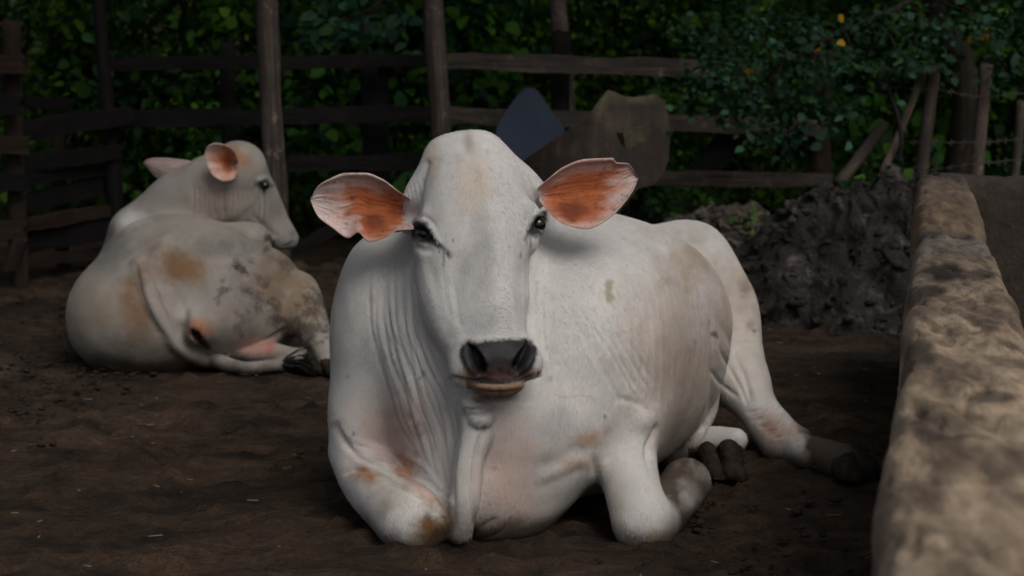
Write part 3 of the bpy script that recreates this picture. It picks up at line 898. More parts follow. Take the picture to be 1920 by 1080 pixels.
class Paint:
    """Coat colours and folds laid on the skin of one animal; only the side that faces the yard's open end."""
    def __init__(s, V, F, base, seed=0):
        s.V, s.F = V, F
        s.N = normals(V, F)
        s.x, s.y = proj(V)
        q = V - _C
        q = q / np.linalg.norm(q, axis=1)[:, None]
        s.face = np.clip(-(s.N * q).sum(1) * 4 + 0.6, 0, 1)
        s.c = np.tile(np.array(base, float), (len(V), 1))
        s.g = np.zeros(len(V))
        s.w = np.stack([s.x * 0.01, s.y * 0.01, V[:, 1] * 8], 1)
        s.sel = np.ones(len(V))
    def jit(s, f, amp, seed=1):
        return fbm(np.stack([s.x * f, s.y * f, s.V[:, 1] * 6], 1), 4, seed) * amp
    def tint(s, col, m):
        m = np.clip(m * s.sel, 0, 1)[:, None]
        s.c = s.c * (1 - m) + np.array(col) * m
    def _near(s, x0, x1, y0, y1):
        return np.nonzero((s.x > x0) & (s.x < x1) & (s.y > y0) & (s.y < y1) & (s.face > 0))[0]
    def _jit(s, i, f, seed):
        return fbm(np.stack([s.x[i] * f, s.y[i] * f, s.V[i, 1] * 6], 1), 4, seed)
    def _tint(s, i, col, m):
        m = np.clip(m, 0, 1)[:, None]
        s.c[i] = s.c[i] * (1 - m) + np.array(col) * m
    def poly(s, pts, soft, col=None, op=1.0, gloss=None, disp=0.0, jf=0.0, ja=0.0, seed=1, cond=None):
        q = np.array(pts, float); e = soft + 3 * ja + 3
        i = s._near(q[:, 0].min() - e, q[:, 0].max() + e, q[:, 1].min() - e, q[:, 1].max() + e)
        d = poly_sd(s.x[i], s.y[i], pts)
        if ja: d = d + s._jit(i, jf, seed) * ja
        m = sstep(soft, -soft, d) * s.face[i]
        if cond is not None: m = m * cond[i]
        if col is not None: s._tint(i, col, m * op)
        if gloss is not None: s.g[i] = np.maximum(s.g[i], m * gloss)
        if disp: s.V[i] = s.V[i] + s.N[i] * (m * disp)[:, None]
        full = np.zeros(len(s.V)); full[i] = m
        return full
    def blob(s, cx, cy, rx, ry, col, op, jf=0.03, ja=0.5, seed=1, cond=None, rot=0.0, hard=0.3):
        R = 2.2 * max(rx, ry)
        i = s._near(cx - R, cx + R, cy - R, cy + R)
        c, n = math.cos(rot), math.sin(rot)
        x, y = s.x[i] - cx, s.y[i] - cy
        u = x * c + y * n; v = -x * n + y * c
        d = np.sqrt((u / rx)**2 + (v / ry)**2)
        j = s._jit(i, jf, seed) * ja * 0.55 + s._jit(i, jf * 4, seed + 3) * 0.10
        m = sstep(1.55 - 0.45 * hard, -0.15 + 0.8 * hard, d + j) * sstep(2.2, 1.5, d) * op * s.face[i]
        if cond is not None: m = m * cond[i]
        s._tint(i, col, m)
    def speckle(s, cx, cy, rx, ry, col, op, f=0.12, thr=0.1, seed=1, rot=0.0):
        """Flecks of dried mud: patchy noise that thins out towards the edge of the spot."""
        R = 1.6 * max(rx, ry)
        i = s._near(cx - R, cx + R, cy - R, cy + R)
        c, n = math.cos(rot), math.sin(rot)
        x, y = s.x[i] - cx, s.y[i] - cy
        d = np.sqrt(((x * c + y * n) / rx)**2 + ((-x * n + y * c) / ry)**2)
        nz = 0.75 * s._jit(i, f, seed) + 0.7 * s._jit(i, f * 0.25, seed + 7) + 0.45 * s._jit(i, f * 5, seed + 11)
        m = sstep(thr - 0.5, thr + 0.75, nz + 0.9 - 1.15 * d) * sstep(1.5, 0.9, d) * op * s.face[i]
        s._tint(i, col, m)
    def line(s, pts, w, disp=0.0, col=None, op=1.0, taper=True, cond=None, n=20, jit=0.0, seed=3):
        pts = curve2(pts, n)
        x0, x1 = pts[:, 0].min() - 4 * w, pts[:, 0].max() + 4 * w
        y0, y1 = pts[:, 1].min() - 4 * w, pts[:, 1].max() + 4 * w
        i = np.nonzero((s.x > x0) & (s.x < x1) & (s.y > y0) & (s.y < y1) & (s.face > 0))[0]
        if not len(i): return
        d, t = line_d(s.x[i], s.y[i], pts)
        m = np.exp(-(d / w)**2) * s.face[i] * s.sel[i]
        if taper: m = m * np.clip(np.minimum(t, 1 - t) * 5, 0, 1)
        if cond is not None: m = m * cond[i]
        if disp: s.V[i] = s.V[i] + s.N[i] * (m * disp)[:, None]
        if col is not None:
            mm = (m * op)[:, None]
            s.c[i] = s.c[i] * (1 - mm) + np.array(col) * mm

def rnd_path(p, amp, rng):
    p = np.array(p, float)
    return p + rng.normal(0, amp, p.shape)

def surf_depth(V, x, y, px, py, r=5):
    """Nearest skin distance along the ray through a pixel."""
    i = np.nonzero((np.abs(x - px) < r) & (np.abs(y - py) < r))[0]
    return np.percentile(V[i, 1], 5)

# ------------------------------------------------------------------ the big white cow
WHITE = (0.69, 0.672, 0.65)
def cow_one():
    K = 0.000915
    Fd = Field((-0.42, 2.92, -0.06), (0.80, 4.72, 0.80), 0.006)
    unit = lambda v: np.asarray(v, float) / np.linalg.norm(v)
    # --- trunk
    ax0 = np.array([-0.03, 3.28, 0.29]); ax1 = np.array([0.31, 4.52, 0.27])
    et = unit(ax1 - ax0); es = unit(np.cross(et, [0, 0, 1])); ef = unit(np.cross(es, et))
    Fd.loft(ax0, et, es, ef, [
        (0.00, 0.00, -0.02, 0.10, 0.09, 0.12, 2.1),
        (0.06, 0.00, -0.01, 0.20, 0.16, 0.21, 2.2),
        (0.18, 0.00, 0.00, 0.275, 0.215, 0.27, 2.3),
        (0.32, 0.00, 0.00, 0.295, 0.25, 0.29, 2.3),
        (0.50, 0.01, 0.00, 0.31, 0.255, 0.30, 2.3),
        (0.70, 0.015, 0.00, 0.30, 0.23, 0.29, 2.3),
        (0.90, 0.00, 0.00, 0.26, 0.20, 0.28, 2.2),
        (1.10, 0.00, 0.00, 0.22, 0.185, 0.27, 2.1),
        (1.22, 0.00, -0.02, 0.14, 0.13, 0.18, 2.0),
        (1.28, 0.00, -0.03, 0.05, 0.05, 0.08, 2.0)], 0.02)
    # withers and zebu hump, hidden in part by the head
    Fd.ell((-0.03, 3.72, 0.50), (0.15, 0.22, 0.11), k=0.12)
    # left shoulder on the photo's right, right shoulder on the photo's left
    Fd.ell(P(1105, 690, 3.52), (0.135, 0.17, 0.20), k=0.10)
    Fd.ell(P(712, 650, 3.52), (0.095, 0.15, 0.22), k=0.10)
    Fd.ell(P(690, 800, 3.46), (0.068, 0.09, 0.10), k=0.08)
    Fd.ell(P(1165, 790, 3.42), (0.062, 0.09, 0.075), k=0.06)
    # neck and brisket
    Fd.chain([P(900, 400, 3.52), P(895, 520, 3.46), P(890, 680, 3.40), P(915, 860, 3.38)], [0.12, 0.145, 0.17, 0.155], 0.10)
    Fd.ell(P(935, 905, 3.36), (0.115, 0.15, 0.108), k=0.06)
    Fd.ell(P(985, 800, 3.34), (0.14, 0.13, 0.14), k=0.08)
    # dewlap ridge
    Fd.chain([P(893, 745, 3.22), P(893, 800, 3.195), P(880, 860, 3.185), P(872, 930, 3.18), P(860, 994, 3.205)],
             [0.026, 0.027, 0.025, 0.025, 0.024], 0.045)
    Fd.ell(P(828, 905, 3.315), (.055, .06, .085), k=0.06)
    # left foreleg: forearm on its knee, cannon folded back
    Fd.chain([P(1140, 770, 3.44), P(1168, 850, 3.36), P(1190, 930, 3.28), P(1204, 978, 3.235)], [0.080, 0.058, 0.050, 0.052], 0.05)
    Fd.ell(P(1212, 985, 3.235), (0.047, 0.05, 0.050), k=0.03)
    Fd.chain([P(1215, 990, 3.26), P(1262, 940, 3.42), P(1287, 905, 3.56)], [0.044, 0.046, 0.048], 0.02)
    # right foreleg: folded under, knee forward
    Fd.chain([P(668, 850, 3.44), P(700, 905, 3.36), P(740, 948, 3.27), P(775, 980, 3.22)], [0.048, 0.056, 0.057, 0.058], 0.03)
    Fd.ell(P(775, 968, 3.225), (0.062, 0.07, 0.058), k=0.03)
    Fd.chain([P(770, 985, 3.24), P(800, 930, 3.50)], [0.04, 0.045], 0.02)
    # rump and left hind leg
    Fd.ell(P(1285, 520, 4.30), (0.115, 0.20, 0.125), k=0.08)
    Fd.chain([P(1296, 490, 4.30), P(1330, 575, 4.24), P(1366, 660, 4.14), P(1390, 720, 4.07)], [0.085, 0.105, 0.075, 0.062], 0.05)
    Fd.chain([P(1388, 715, 4.07), P(1426, 775, 3.99), P(1466, 826, 3.93)], [0.060, 0.045, 0.047], 0.03)
    Fd.cone(P(1468, 828, 3.93), P(1508, 818, 3.93), 0.042, 0.016, 0.03)
    Fd.chain([P(1475, 838, 3.92), P(1530, 852, 3.83), P(1578, 866, 3.76)], [0.040, 0.036, 0.040], 0.025)
    # flank fold between belly and thigh
    Fd.chain([P(1322, 600, 4.05), P(1345, 690, 4.06), P(1385, 745, 4.03)], [0.05, 0.03, 0.018], 0.05)
    Fd.chain([P(1325, 690, 3.98), P(1318, 760, 3.92), P(1290, 840, 3.86)], [0.03, 0.032, 0.02], 0.03)
    # right hind foot showing under the belly
    Fd.chain([P(1270, 845, 3.86), P(1330, 830, 3.80), P(1378, 825, 3.76)], [0.04, 0.034, 0.026], 0.02)

    # --- head
    def Hp(px, py, f=0.0):
        mid = 875 + (py - 250) * 0.136
        return P(px, py, 3.30 - 0.20 * (py - 250) / 440 + (px - mid) * K * 0.10)
    o = Hp(875, 250); et = unit(Hp(935, 690) - o); L = np.linalg.norm(Hp(935, 690) - o)
    es = unit(Hp(1000, 420) - Hp(795, 437)); es = unit(es - et * (es @ et)); ef = np.cross(es, et)
    if ef[1] > 0: ef = -ef
    rows = []
    for (py, dc, w, fc, bf, bb, n) in [
        (246, -4, 30, -.085, .020, .04, 2.0), (254, -3, 48, -.085, .036, .06, 2.0), (266, -1, 62, -.088, .054, .08, 2.2),
        (288, 4, 82, -.090, .074, .09, 2.3), (320, 6, 98, -.092, .088, .09, 2.4), (360, 6, 107, -.094, .094, .09, 2.4),
        (400, 0, 109, -.095, .095, .10, 2.4), (430, -2, 109, -.096, .094, .11, 2.35), (480, -9, 107, -.098, .088, .11, 2.2),
        (520, -13, 106, -.098, .082, .11, 2.1), (560, -13, 98, -.094, .078, .10, 2.1), (600, -9, 87, -.086, .072, .085, 2.1),
        (632, -3, 78, -.076, .066, .066, 2.2), (660, -2, 79, -.066, .062, .055, 2.3), (678, -2, 80, -.062, .056, .045, 2.4),
        (690, -2, 74, -.062, .046, .035, 2.4), (697, -1, 58, -.062, .030, .02, 2.2)]:
        rows.append(((py - 250) * L / 440, dc * K, fc, w * K, bf, bb, n))
    Fd.loft(o, et, es, ef, rows, 0.035)
    M = np.stack([es, et, ef])
    Fd.ell(P(871, 292, 3.385), (.068, .06, .043), k=0.05)
    hp = lambda px, py, f: Hp(px, py) + ef * f
    # flat bridge of the nose
    Fd.chain([hp(890, 330, -.060), hp(900, 430, -.054), hp(912, 520, -.055), hp(922, 600, -.055), hp(930, 650, -.052)],
             [.062, .060, .050, .049, .052], 0.03)
    # brow ridges and eye balls' fullness
    Fd.ell(hp(810, 405, -.054), (.024, .034, .030), M, k=0.03)
    Fd.ell(hp(999, 390, -.054), (.022, .034, .030), M, k=0.03)
    Fd.ell(hp(806, 440, -.064), (.020, .024, .026), M, k=0.02)
    Fd.ell(hp(998, 424, -.064), (.017, .024, .026), M, k=0.02)
    # muzzle pad, upper lip corners
    Fd.ell(hp(934, 660, -.036), (.060, .042, .040), M, k=0.02)
    Fd.ell(P(867, 684, 3.165), (.021, .034, .026), k=0.02)
    Fd.ell(P(997, 682, 3.165), (.020, .034, .026), k=0.02)
    # lower lip and jaw
    Fd.ell(P(934, 718, 3.140), (.046, .036, .026), k=0.005)
    Fd.chain([P(880, 560, 3.32), P(908, 640, 3.25), P(932, 705, 3.19)], [.050, .036, .024], 0.02)
    # cheek on the photo's left
    Fd.chain([P(812, 470, 3.30), P(832, 560, 3.26), P(862, 635, 3.21)], [.028, .030, .024], 0.05)
    # poll sides running into the ears
    Fd.chain([P(838, 316, 3.375), P(800, 362, 3.375), P(776, 394, 3.405)], [.042, .038, .028], 0.045)
    Fd.cone(P(806, 432, 3.35), P(762, 424, 3.375), .022, .014, 0.03)
    Fd.chain([P(905, 298, 3.370), P(955, 338, 3.375), P(1002, 364, 3.405)], [.043, .042, .028], 0.045)
    # throat folds
    Fd.ell(P(894, 754, 3.185), (.028, .027, .024), k=0.008)
    Fd.ell(P(902, 783, 3.182), (.023, .028, .019), k=0.004)
    V, F = Fd.mesh(2)
    V, F = subdivide(V, F)
    return V, F, hp

V1, F1, hp1 = cow_one()
# ---- ears, eyes and hooves are shaped apart from the body
def ear_mesh(upper, lower, Yfun, cup, thick=0.007, nu=110, nv=72, wr=0.0012, seed=5):
    U = curve2(upper, nu); Lw = curve2(lower, nu)
    tt = np.linspace(-1, 1, nv)
    fr = []; uv = []
    for i in range(nu):
        s = i / (nu - 1)
        for t in tt:
            q = U[i] * (0.5 + t / 2) + Lw[i] * (0.5 - t / 2)
            dep = cup * (1 - abs(t)**2.2) * (1 - 0.85 * s**2) + 0.6 * cup * math.exp(-(s / 0.18)**2) * (1 - t * t)
            lip = -0.006 * math.exp(-((abs(t) - 0.93) / 0.07)**2) * (1 - s**4)
            fr.append(P(q[0], q[1], Yfun(q[0], q[1], s, t) + dep + lip)); uv.append((s, t, q[0], q[1]))
    fr = np.array(fr); uv = np.array(uv)
    wv = fbm(np.stack([uv[:, 0] * 5, uv[:, 1] * 9, uv[:, 0] * 0], 1), 3, seed)
    fr[:, 1] += wv * wr * (1 - uv[:, 1]**2)
    # back face: pushed away from the viewer, thin at the rim
    edge = np.clip(np.minimum(1 - np.abs(uv[:, 1]), (1 - uv[:, 0])) * 6, 0, 1)
    bk = fr + np.array([0, 1.0, 0.0]) * (0.0015 + thick * edge**0.6)[:, None]
    n = nu * nv; F = []
    g = lambda i, j: i * nv + j
    for i in range(nu - 1):
        for j in range(nv - 1):
            F.append((g(i, j), g(i + 1, j), g(i + 1, j + 1), g(i, j + 1)))
            F.append((n + g(i, j), n + g(i, j + 1), n + g(i + 1, j + 1), n + g(i + 1, j)))
        F.append((g(i, 0), n + g(i, 0), n + g(i + 1, 0), g(i + 1, 0)))
        F.append((g(i, nv - 1), g(i + 1, nv - 1), n + g(i + 1, nv - 1), n + g(i, nv - 1)))
    for j in range(nv - 1):
        F.append((g(nu - 1, j), n + g(nu - 1, j), n + g(nu - 1, j + 1), g(nu - 1, j + 1)))
        F.append((g(0, j), g(0, j + 1), n + g(0, j + 1), n + g(0, j)))
    V = np.concatenate([fr, bk]); F = np.array(F)
    uv2 = np.concatenate([uv, uv])
    front = np.r_[np.ones(n), np.zeros(n)]
    V, F2 = V, F
    return V, F2, uv2, front

PINK = (0.60, 0.43, 0.39)
def ear_coat(x, y, front, s, t, polys, darks, whites, base, fade=1.0):
    c = np.tile(np.array(base, float), (len(x), 1))
    nz = fbm(np.stack([x * 0.03, y * 0.03, x * 0], 1), 4, 9)
    nf = fbm(np.stack([x * 0.02 + y * 0.01, y * 0.16, x * 0], 1), 3, 19)
    def mixc(m, col):
        nonlocal c
        m = np.clip(m * front, 0, 1)[:, None]; c = c * (1 - m) + np.array(col) * m
    rim = np.clip(1 - (1 - np.abs(t)) * 7, 0, 1)
    mixc(np.clip(0.65 + nz * 0.2, 0, 1), PINK)
    for pl in polys:
        d = poly_sd(x, y, pl) + nz * 7 + nf * 4
        mixc(sstep(24, -20, d) * 0.95, (0.44, 0.112, 0.032))
        mixc(sstep(4, -26, d) * 0.5 * (0.6 + nz), (0.34, 0.08, 0.022))
    for (cx, cy, r1, r2, op) in darks:
        d = np.sqrt(((x - cx) / r1)**2 + ((y - cy) / r2)**2) + nz * 0.4
        mixc(sstep(1.3, 0.2, d) * op, (0.13, 0.03, 0.012))
    for (cx, cy, r1, r2, op) in whites:
        d = np.sqrt(((x - cx) / r1)**2 + ((y - cy) / r2)**2) + nz * 0.5 + nf * 0.4
        mixc(sstep(1.2, 0.3, d) * op, (0.62, 0.53, 0.52))
    mixc(rim * 0.3, (0.55, 0.36, 0.30))
    fine = fbm(np.stack([x * 0.25, y * 0.25, x * 0], 1), 3, 33)
    vein = np.abs(fbm(np.stack([x * 0.035, y * 0.07, x * 0], 1), 3, 44))
    mixc(sstep(0.10, 0.0, vein) * 0.22, (0.20, 0.06, 0.03))
    mixc(sstep(0.75, 1.1, fbm(np.stack([x * 0.12, y * 0.12, x * 0], 1), 2, 55)) * 0.5, (0.14, 0.05, 0.03))
    return c * (1 + 0.10 * nf + 0.07 * fine)[:, None]

def claw(name, a, b, ra, rb, mat, parent, flat=0.0):
    a = np.asarray(a, float); b = np.asarray(b, float); r = max(ra, rb) + 0.012
    f = Field(np.minimum(a, b) - r, np.maximum(a, b) + r, 0.005)
    f.cone(a, b, ra, rb, 0.01)
    f.cone(b, b + np.array([0.012, -0.012, -0.004]), rb * 0.9, rb * 0.75, 0.015)
    V, F = f.mesh(1)
    V[:, 2] = np.maximum(V[:, 2], flat)
    V = V + normals(V, F) * (fbm(V * 60, 3, 2) * 0.0022)[:, None]
    return make_mesh(name, V, F, mat, parent)

def eyeball(V, x, y, px, py, r, back, parent):
    Y = surf_depth(V, x, y, px, py)
    c = P(px, py, Y + back)
    bm = bmesh.new(); bmesh.ops.create_icosphere(bm, subdivisions=4, radius=r)
    me = bpy.data.meshes.new("eye"); bm.to_mesh(me); bm.free()
    me.polygons.foreach_set("use_smooth", [True] * len(me.polygons)); me.materials.append(EYE)
    o = bpy.data.objects.new("eye", me); COL.objects.link(o); o.parent = parent
    o.location = Vector(c) - parent.location
    return o

def paint_one():
    p = Paint(V1, F1, WHITE)
    rng = np.random.default_rng(3)
    Y = p.V[:, 1]
    head = sstep(3.44, 3.36, Y) * sstep(790, 745, p.y)
    head = head * (poly_sd(p.x, p.y, [(800, 240), (960, 240), (1030, 350), (1026, 470), (1012, 560), (1022, 700), (1000, 752), (880, 752), (840, 700), (815, 620), (765, 470), (760, 380)]) < 6)
    headm = head.astype(float)
    bodym = 1 - headm
    # ---------- body folds
    bA = [(690, 480), (690, 590), (712, 700), (748, 800), (800, 872)]
    bB = [(772, 462), (768, 560), (792, 660), (838, 770), (848, 860), (846, 955)]
    for i in range(34):
        f = i / 33 + rng.normal(0, 0.02)
        A, B = curve2(bA, 8), curve2(bB, 8)
        c = A * (1 - f) + B * f + rng.normal(0, 2.2, (8, 2))
        a0 = rng.integers(0, 2); a1 = 8 - rng.integers(0, 3)
        p.line(c[a0:a1], 2.8 + rng.random() * 1.6, -0.0012 * (0.4 + 0.9 * rng.random()) * (0.4 + f * 0.7), cond=bodym)
        p.line(c[a0:a1] + [8, 0], 5, 0.0008, cond=bodym)
    for i in range(8):                                   # finer creases near the throat
        f = rng.random(); A, B = curve2([(780, 520), (800, 620), (850, 740), (866, 840)], 6), curve2([(762, 640), (782, 760), (812, 840), (838, 940)], 6)
        c = A * (1 - f) + B * f + rng.normal(0, 2, (6, 2))
        p.line(c, 3.0, -0.0012, cond=bodym)
    p.line([(771, 452), (780, 520), (798, 580), (828, 634), (850, 662)], 5, -0.007, cond=bodym, taper=False)
    # both sides of the dewlap
    p.line([(866, 770), (856, 850), (850, 900), (852, 960), (846, 1010)], 6, -0.004, cond=bodym)
    p.line([(912, 790), (893, 850), (886, 920), (888, 975), (874, 1012)], 5, -0.006, cond=bodym)
    p.line([(879, 776), (900, 779), (916, 772)], 3, -0.004)
    p.line([(868, 765), (885, 768), (905, 765)], 3, -0.003)
    # brisket creases near the ground
    p.line([(872, 1012), (905, 985), (935, 968)], 4, -0.0028, (0.50, 0.36, 0.31), 0.5)
    p.line([(868, 1015), (910, 1008), (945, 990), (960, 965)], 3.5, -0.0022)
    # folds over the right elbow and forearm
    for k, (dx, dy, a) in enumerate([(0, 0, 1), (6, 12, .8), (16, 20, .7), (-4, -12, .7)]):
        c = np.array([(632, 800), (655, 836), (700, 858), (752, 872), (790, 890), (832, 938), (845, 990)], float) + [dx, dy]
        p.line(c, 5, -0.0035 * a, cond=bodym); p.line(c + [2, -9], 6, 0.0022 * a, cond=bodym)
    p.line([(640, 892), (668, 880), (700, 882), (740, 905), (800, 935), (838, 985)], 5, -0.008)
    p.line([(625, 790), (640, 815), (662, 838)], 10, -0.004)
    # armpit skin on the other side
    p.line([(1000, 925), (1035, 905), (1070, 888), (1108, 872)], 12, -0.002)
    p.line([(985, 880), (1040, 868), (1080, 846), (1120, 850)], 18, -0.0032)
    p.line([(1000, 903), (1050, 883), (1085, 864), (1112, 866)], 12, 0.002)
    p.line([(1112, 850), (1118, 890), (1125, 920)], 7, -0.004)
    # elbow knob
    p.blob(1196, 790, 30, 32, WHITE, 0.0)
    m = np.exp(-(((p.x - 1205) / 20)**2 + ((p.y - 790) / 24)**2)) * p.face
    p.V += p.N * (m * 0.012)[:, None]
    p.line([(1228, 790), (1224, 815), (1214, 840), (1216, 880)], 6, -0.008)
    p.line([(1150, 745), (1190, 755), (1222, 778)], 7, -0.003)
    # shoulder and rib wrinkles
    for i in range(8):
        o = rng.normal(0, 3, 2) + [i * 9 - 18, -i * 5]
        c = rnd_path([(1040, 545), (1090, 610), (1130, 675), (1165, 735), (1182, 765)], 2.0, rng) + o
        p.line(c[rng.integers(0, 2):], 3.6, -0.0014 * (0.4 + rng.random()), cond=bodym)
    for i in range(7):
        x = 1240 + i * 13
        p.line(rnd_path([(x, 520), (x + 14, 600), (x + 10, 680), (x - 20, 770)], 3, rng), 12, -0.0009, cond=bodym)
    # flank fold and thigh
    p.line([(1330, 560), (1336, 640), (1338, 720), (1322, 800), (1288, 856)], 5, -0.004)
    p.line([(1352, 600), (1378, 665), (1400, 720), (1408, 760)], 6, -0.006)
    p.line([(1345, 640), (1368, 690), (1392, 735), (1402, 765)], 4, -0.004)
    p.line([(1338, 690), (1352, 718), (1390, 748)], 4, -0.004)
    for i in range(9):
        t = i / 8
        a = np.array([1398 + 44 * t, 775 + 48 * t]); b = np.array([1446 + 38 * t, 738 + 55 * t])
        q = [a + rng.normal(0, 2, 2), (a + b) / 2 + [4, 8] + rng.normal(0, 1.5, 2), b + rng.normal(0, 2, 2)]
        p.line(q, 3.6, -0.004, (0.45, 0.33, 0.28), 0.25)
    # low lumps under the skin everywhere
    nz = fbm(p.V * [7, 7, 7], 3, 41)
    p.V += p.N * (nz * 0.0028 * bodym)[:, None]
    # ---------- head relief
    p.line([(800, 480), (815, 540), (840, 620), (852, 650)], 12, -0.002)
    p.line([(862, 470), (858, 540), (866, 610), (872, 640)], 20, -0.0035)
    p.line([(985, 455), (982, 540), (984, 600), (990, 640)], 14, -0.005)
    p.line([(780, 460), (800, 520), (826, 600)], 10, 0.0015)
    p.line([(905, 430), (918, 520), (926, 610)], 18, -0.0025)
    p.line([(877, 250), (884, 300), (893, 370)], 14, -0.003)
    p.line([(1004, 460), (1002, 530), (1000, 590)], 8, 0.002)
    for c in ([(830, 500), (836, 560), (850, 610)], [(848, 520), (856, 580), (862, 620)]):
        p.line(c, 6, -0.0012)
    # eye sockets and lids
    eyeL = [(781, 431), (790, 425), (800, 431), (811, 446), (806, 451), (795, 452), (786, 449)]
    eyeR = [(1001, 421), (1006, 411), (1014, 406), (1019, 409), (1016, 420), (1012, 430), (1004, 434), (999, 430)]
    p.poly(eyeL, 3, disp=-0.010); p.poly(eyeR, 3, disp=-0.009)
    p.line([(775, 424), (787, 419), (800, 425), (811, 440), (823, 456)], 5, 0.0035, taper=False)
    p.line([(776, 441), (787, 456), (800, 459), (815, 455)], 4.5, 0.0022, taper=False)
    p.line([(774, 410), (790, 404), (806, 412), (820, 432)], 5, -0.003)
    p.line([(994, 428), (1000, 413), (1009, 404), (1020, 402)], 5, 0.0035, taper=False)
    p.line([(995, 436), (1006, 439), (1014, 434)], 4, 0.0035, taper=False)
    p.line([(985, 420), (996, 398), (1010, 390)], 5, -0.003)
    p.line([(779, 458), (795, 470), (815, 470)], 5, -0.002)
    p.line([(802, 306), (790, 345), (782, 385), (776, 412)], 5, -0.0045, taper=False)
    p.line([(972, 312), (996, 346), (1008, 384)], 5, -0.004)
    for k in range(5):
        p.line([(760 + 7 * k, 352 - 7 * k), (766 + 6 * k, 380), (768 + 4 * k, 410)], 2.6, -0.0022)
    # nostrils and mouth
    nosL = [(879, 649), (890, 653), (902, 670), (910, 686), (908, 699), (898, 703), (890, 690), (881, 668)]
    nosR = [(986, 639), (983, 651), (971, 668), (963, 680), (961, 692), (969, 699), (977, 690), (985, 676), (993, 660), (993, 646)]
    for q, sgn in ((nosL, 1), (nosR, -1)):
        m = p.poly(q, 5)
        p.V += (np.array([0.15 * sgn, 0.95, 0.1]) * 0.020) * m[:, None]
    p.line([(874, 646), (870, 662), (880, 688), (893, 706)], 6, 0.005)
    p.line([(893, 646), (906, 666), (916, 688)], 6, 0.003)
    p.line([(996, 642), (1001, 660), (992, 682), (978, 702)], 6, 0.005)
    p.line([(978, 645), (966, 664), (954, 684)], 6, 0.003)
    p.line([(848, 708), (872, 714), (905, 717), (940, 718), (975, 714), (1010, 704)], 4, -0.010, taper=False)
    p.line([(936, 690), (937, 714)], 5, -0.002)
    p.line([(886, 732), (935, 738), (985, 730)], 4, -0.002)
    p.line([(935, 722), (936, 748)], 5, -0.002)
    # ---------- coat colours
    nl = p.jit(0.012, 1.0, 5); nm = p.jit(0.035, 1.0, 8)
    p.tint((0.60, 0.59, 0.58), np.clip(0.35 + nl * 0.5, 0, 1) * 0.6)
    warm = (0.50, 0.395, 0.32); tan = (0.36, 0.26, 0.18); pink = (0.58, 0.415, 0.36)
    p.blob(1260, 640, 105, 190, warm, 0.6, cond=bodym)
    p.blob(1290, 720, 60, 110, tan, 0.45, 0.03, 0.7, 4, cond=bodym)
    p.blob(1290, 500, 55, 60, tan, 0.7, 0.03, 0.8, 6, cond=bodym)
    p.blob(1290, 440, 60, 25, (0.42, 0.38, 0.33), 0.4, cond=bodym)
    p.blob(1385, 560, 60, 120, warm, 0.6, cond=bodym)
    p.blob(1395, 545, 30, 36, tan, 0.35, 0.05, 0.9, 7)
    p.blob(1410, 690, 70, 60, (0.55, 0.49, 0.44), 0.5)
    p.blob(1265, 800, 60, 60, (0.42, 0.35, 0.29), 0.35)
    p.blob(735, 800, 85, 75, pink, 0.75, 0.02, 0.6, 9, cond=bodym)
    p.blob(955, 890, 75, 140, pink, 0.8, 0.02, 0.5, 10, cond=bodym)
    p.blob(760, 870, 26, 34, (0.42, 0.21, 0.12), 0.9, 0.06, 0.8, 11, cond=bodym, rot=-0.5)
    p.blob(1102, 822, 40, 18, (0.50, 0.28, 0.18), 0.9, 0.05, 0.7, 12, cond=bodym, rot=-0.3)
    p.blob(1085, 868, 36, 16, (0.60, 0.42, 0.33), 0.7, 0.05, 0.6, 13)
    p.blob(1150, 930, 40, 60, (0.60, 0.53, 0.46), 0.4)
    p.blob(940, 990, 50, 10, (0.60, 0.40, 0.30), 0.5, 0.05, 0.6, 14, rot=-0.4)
    p.blob(800, 925, 60, 14, (0.58, 0.38, 0.30), 0.7, 0.04, 0.6, 15, rot=0.72)
    p.blob(690, 893, 38, 18, (0.42, 0.22, 0.11), 0.95, 0.05, 0.6, 16, rot=0.2)
    p.blob(735, 925, 50, 34, (0.46, 0.38, 0.31), 0.45, 0.04, 0.7, 17)
    p.blob(722, 950, 14, 20, (0.36, 0.34, 0.22), 0.6, 0.06, 0.7, 18)
    p.blob(815, 998, 56, 50, (0.20, 0.105, 0.042), 1.0, 0.05, 0.6, 19, cond=sstep(868, 838, p.x))
    p.blob(826, 1000, 32, 40, (0.05, 0.028, 0.015), 0.95, 0.06, 0.8, 20, cond=sstep(866, 836, p.x))
    p.blob(1245, 1010, 36, 20, (0.30, 0.19, 0.11), 0.7, 0.05, 0.7, 21)
    p.blob(1160, 955, 14, 30, (0.45, 0.40, 0.30), 0.5, 0.06, 0.7, 22)
    qa, qb = P(1215, 990, 3.26), P(1287, 905, 3.56); qe = qb - qa
    tt = np.clip(((p.V - qa) @ qe) / (qe @ qe), 0, 1)
    dd = np.linalg.norm(p.V - qa - tt[:, None] * qe, axis=1)
    can = sstep(0.058, 0.05, dd) * sstep(0.05, 0.22, tt)
    p.tint((0.11, 0.085, 0.065), can * np.clip(0.85 + nm * 0.35, 0, 1))
    p.blob(1290, 905, 28, 28, (0.09, 0.065, 0.045), 0.7, 0.05, 0.7, 23, cond=can)
    # muddy lower hind leg
    mud = sstep(-12, 12, (p.x - 1502) + (p.y - 830) * -0.25 + p.jit(0.05, 12, 24)) * (p.y > 760) * (Y < 4.1)
    p.tint((0.060, 0.043, 0.030), mud * 0.95)
    p.blob(1448, 805, 42, 28, (0.36, 0.18, 0.12), 0.7, 0.05, 0.7, 25, rot=0.8)
    p.blob(1490, 806, 22, 14, (0.46, 0.27, 0.19), 0.5, 0.05, 0.7, 26)
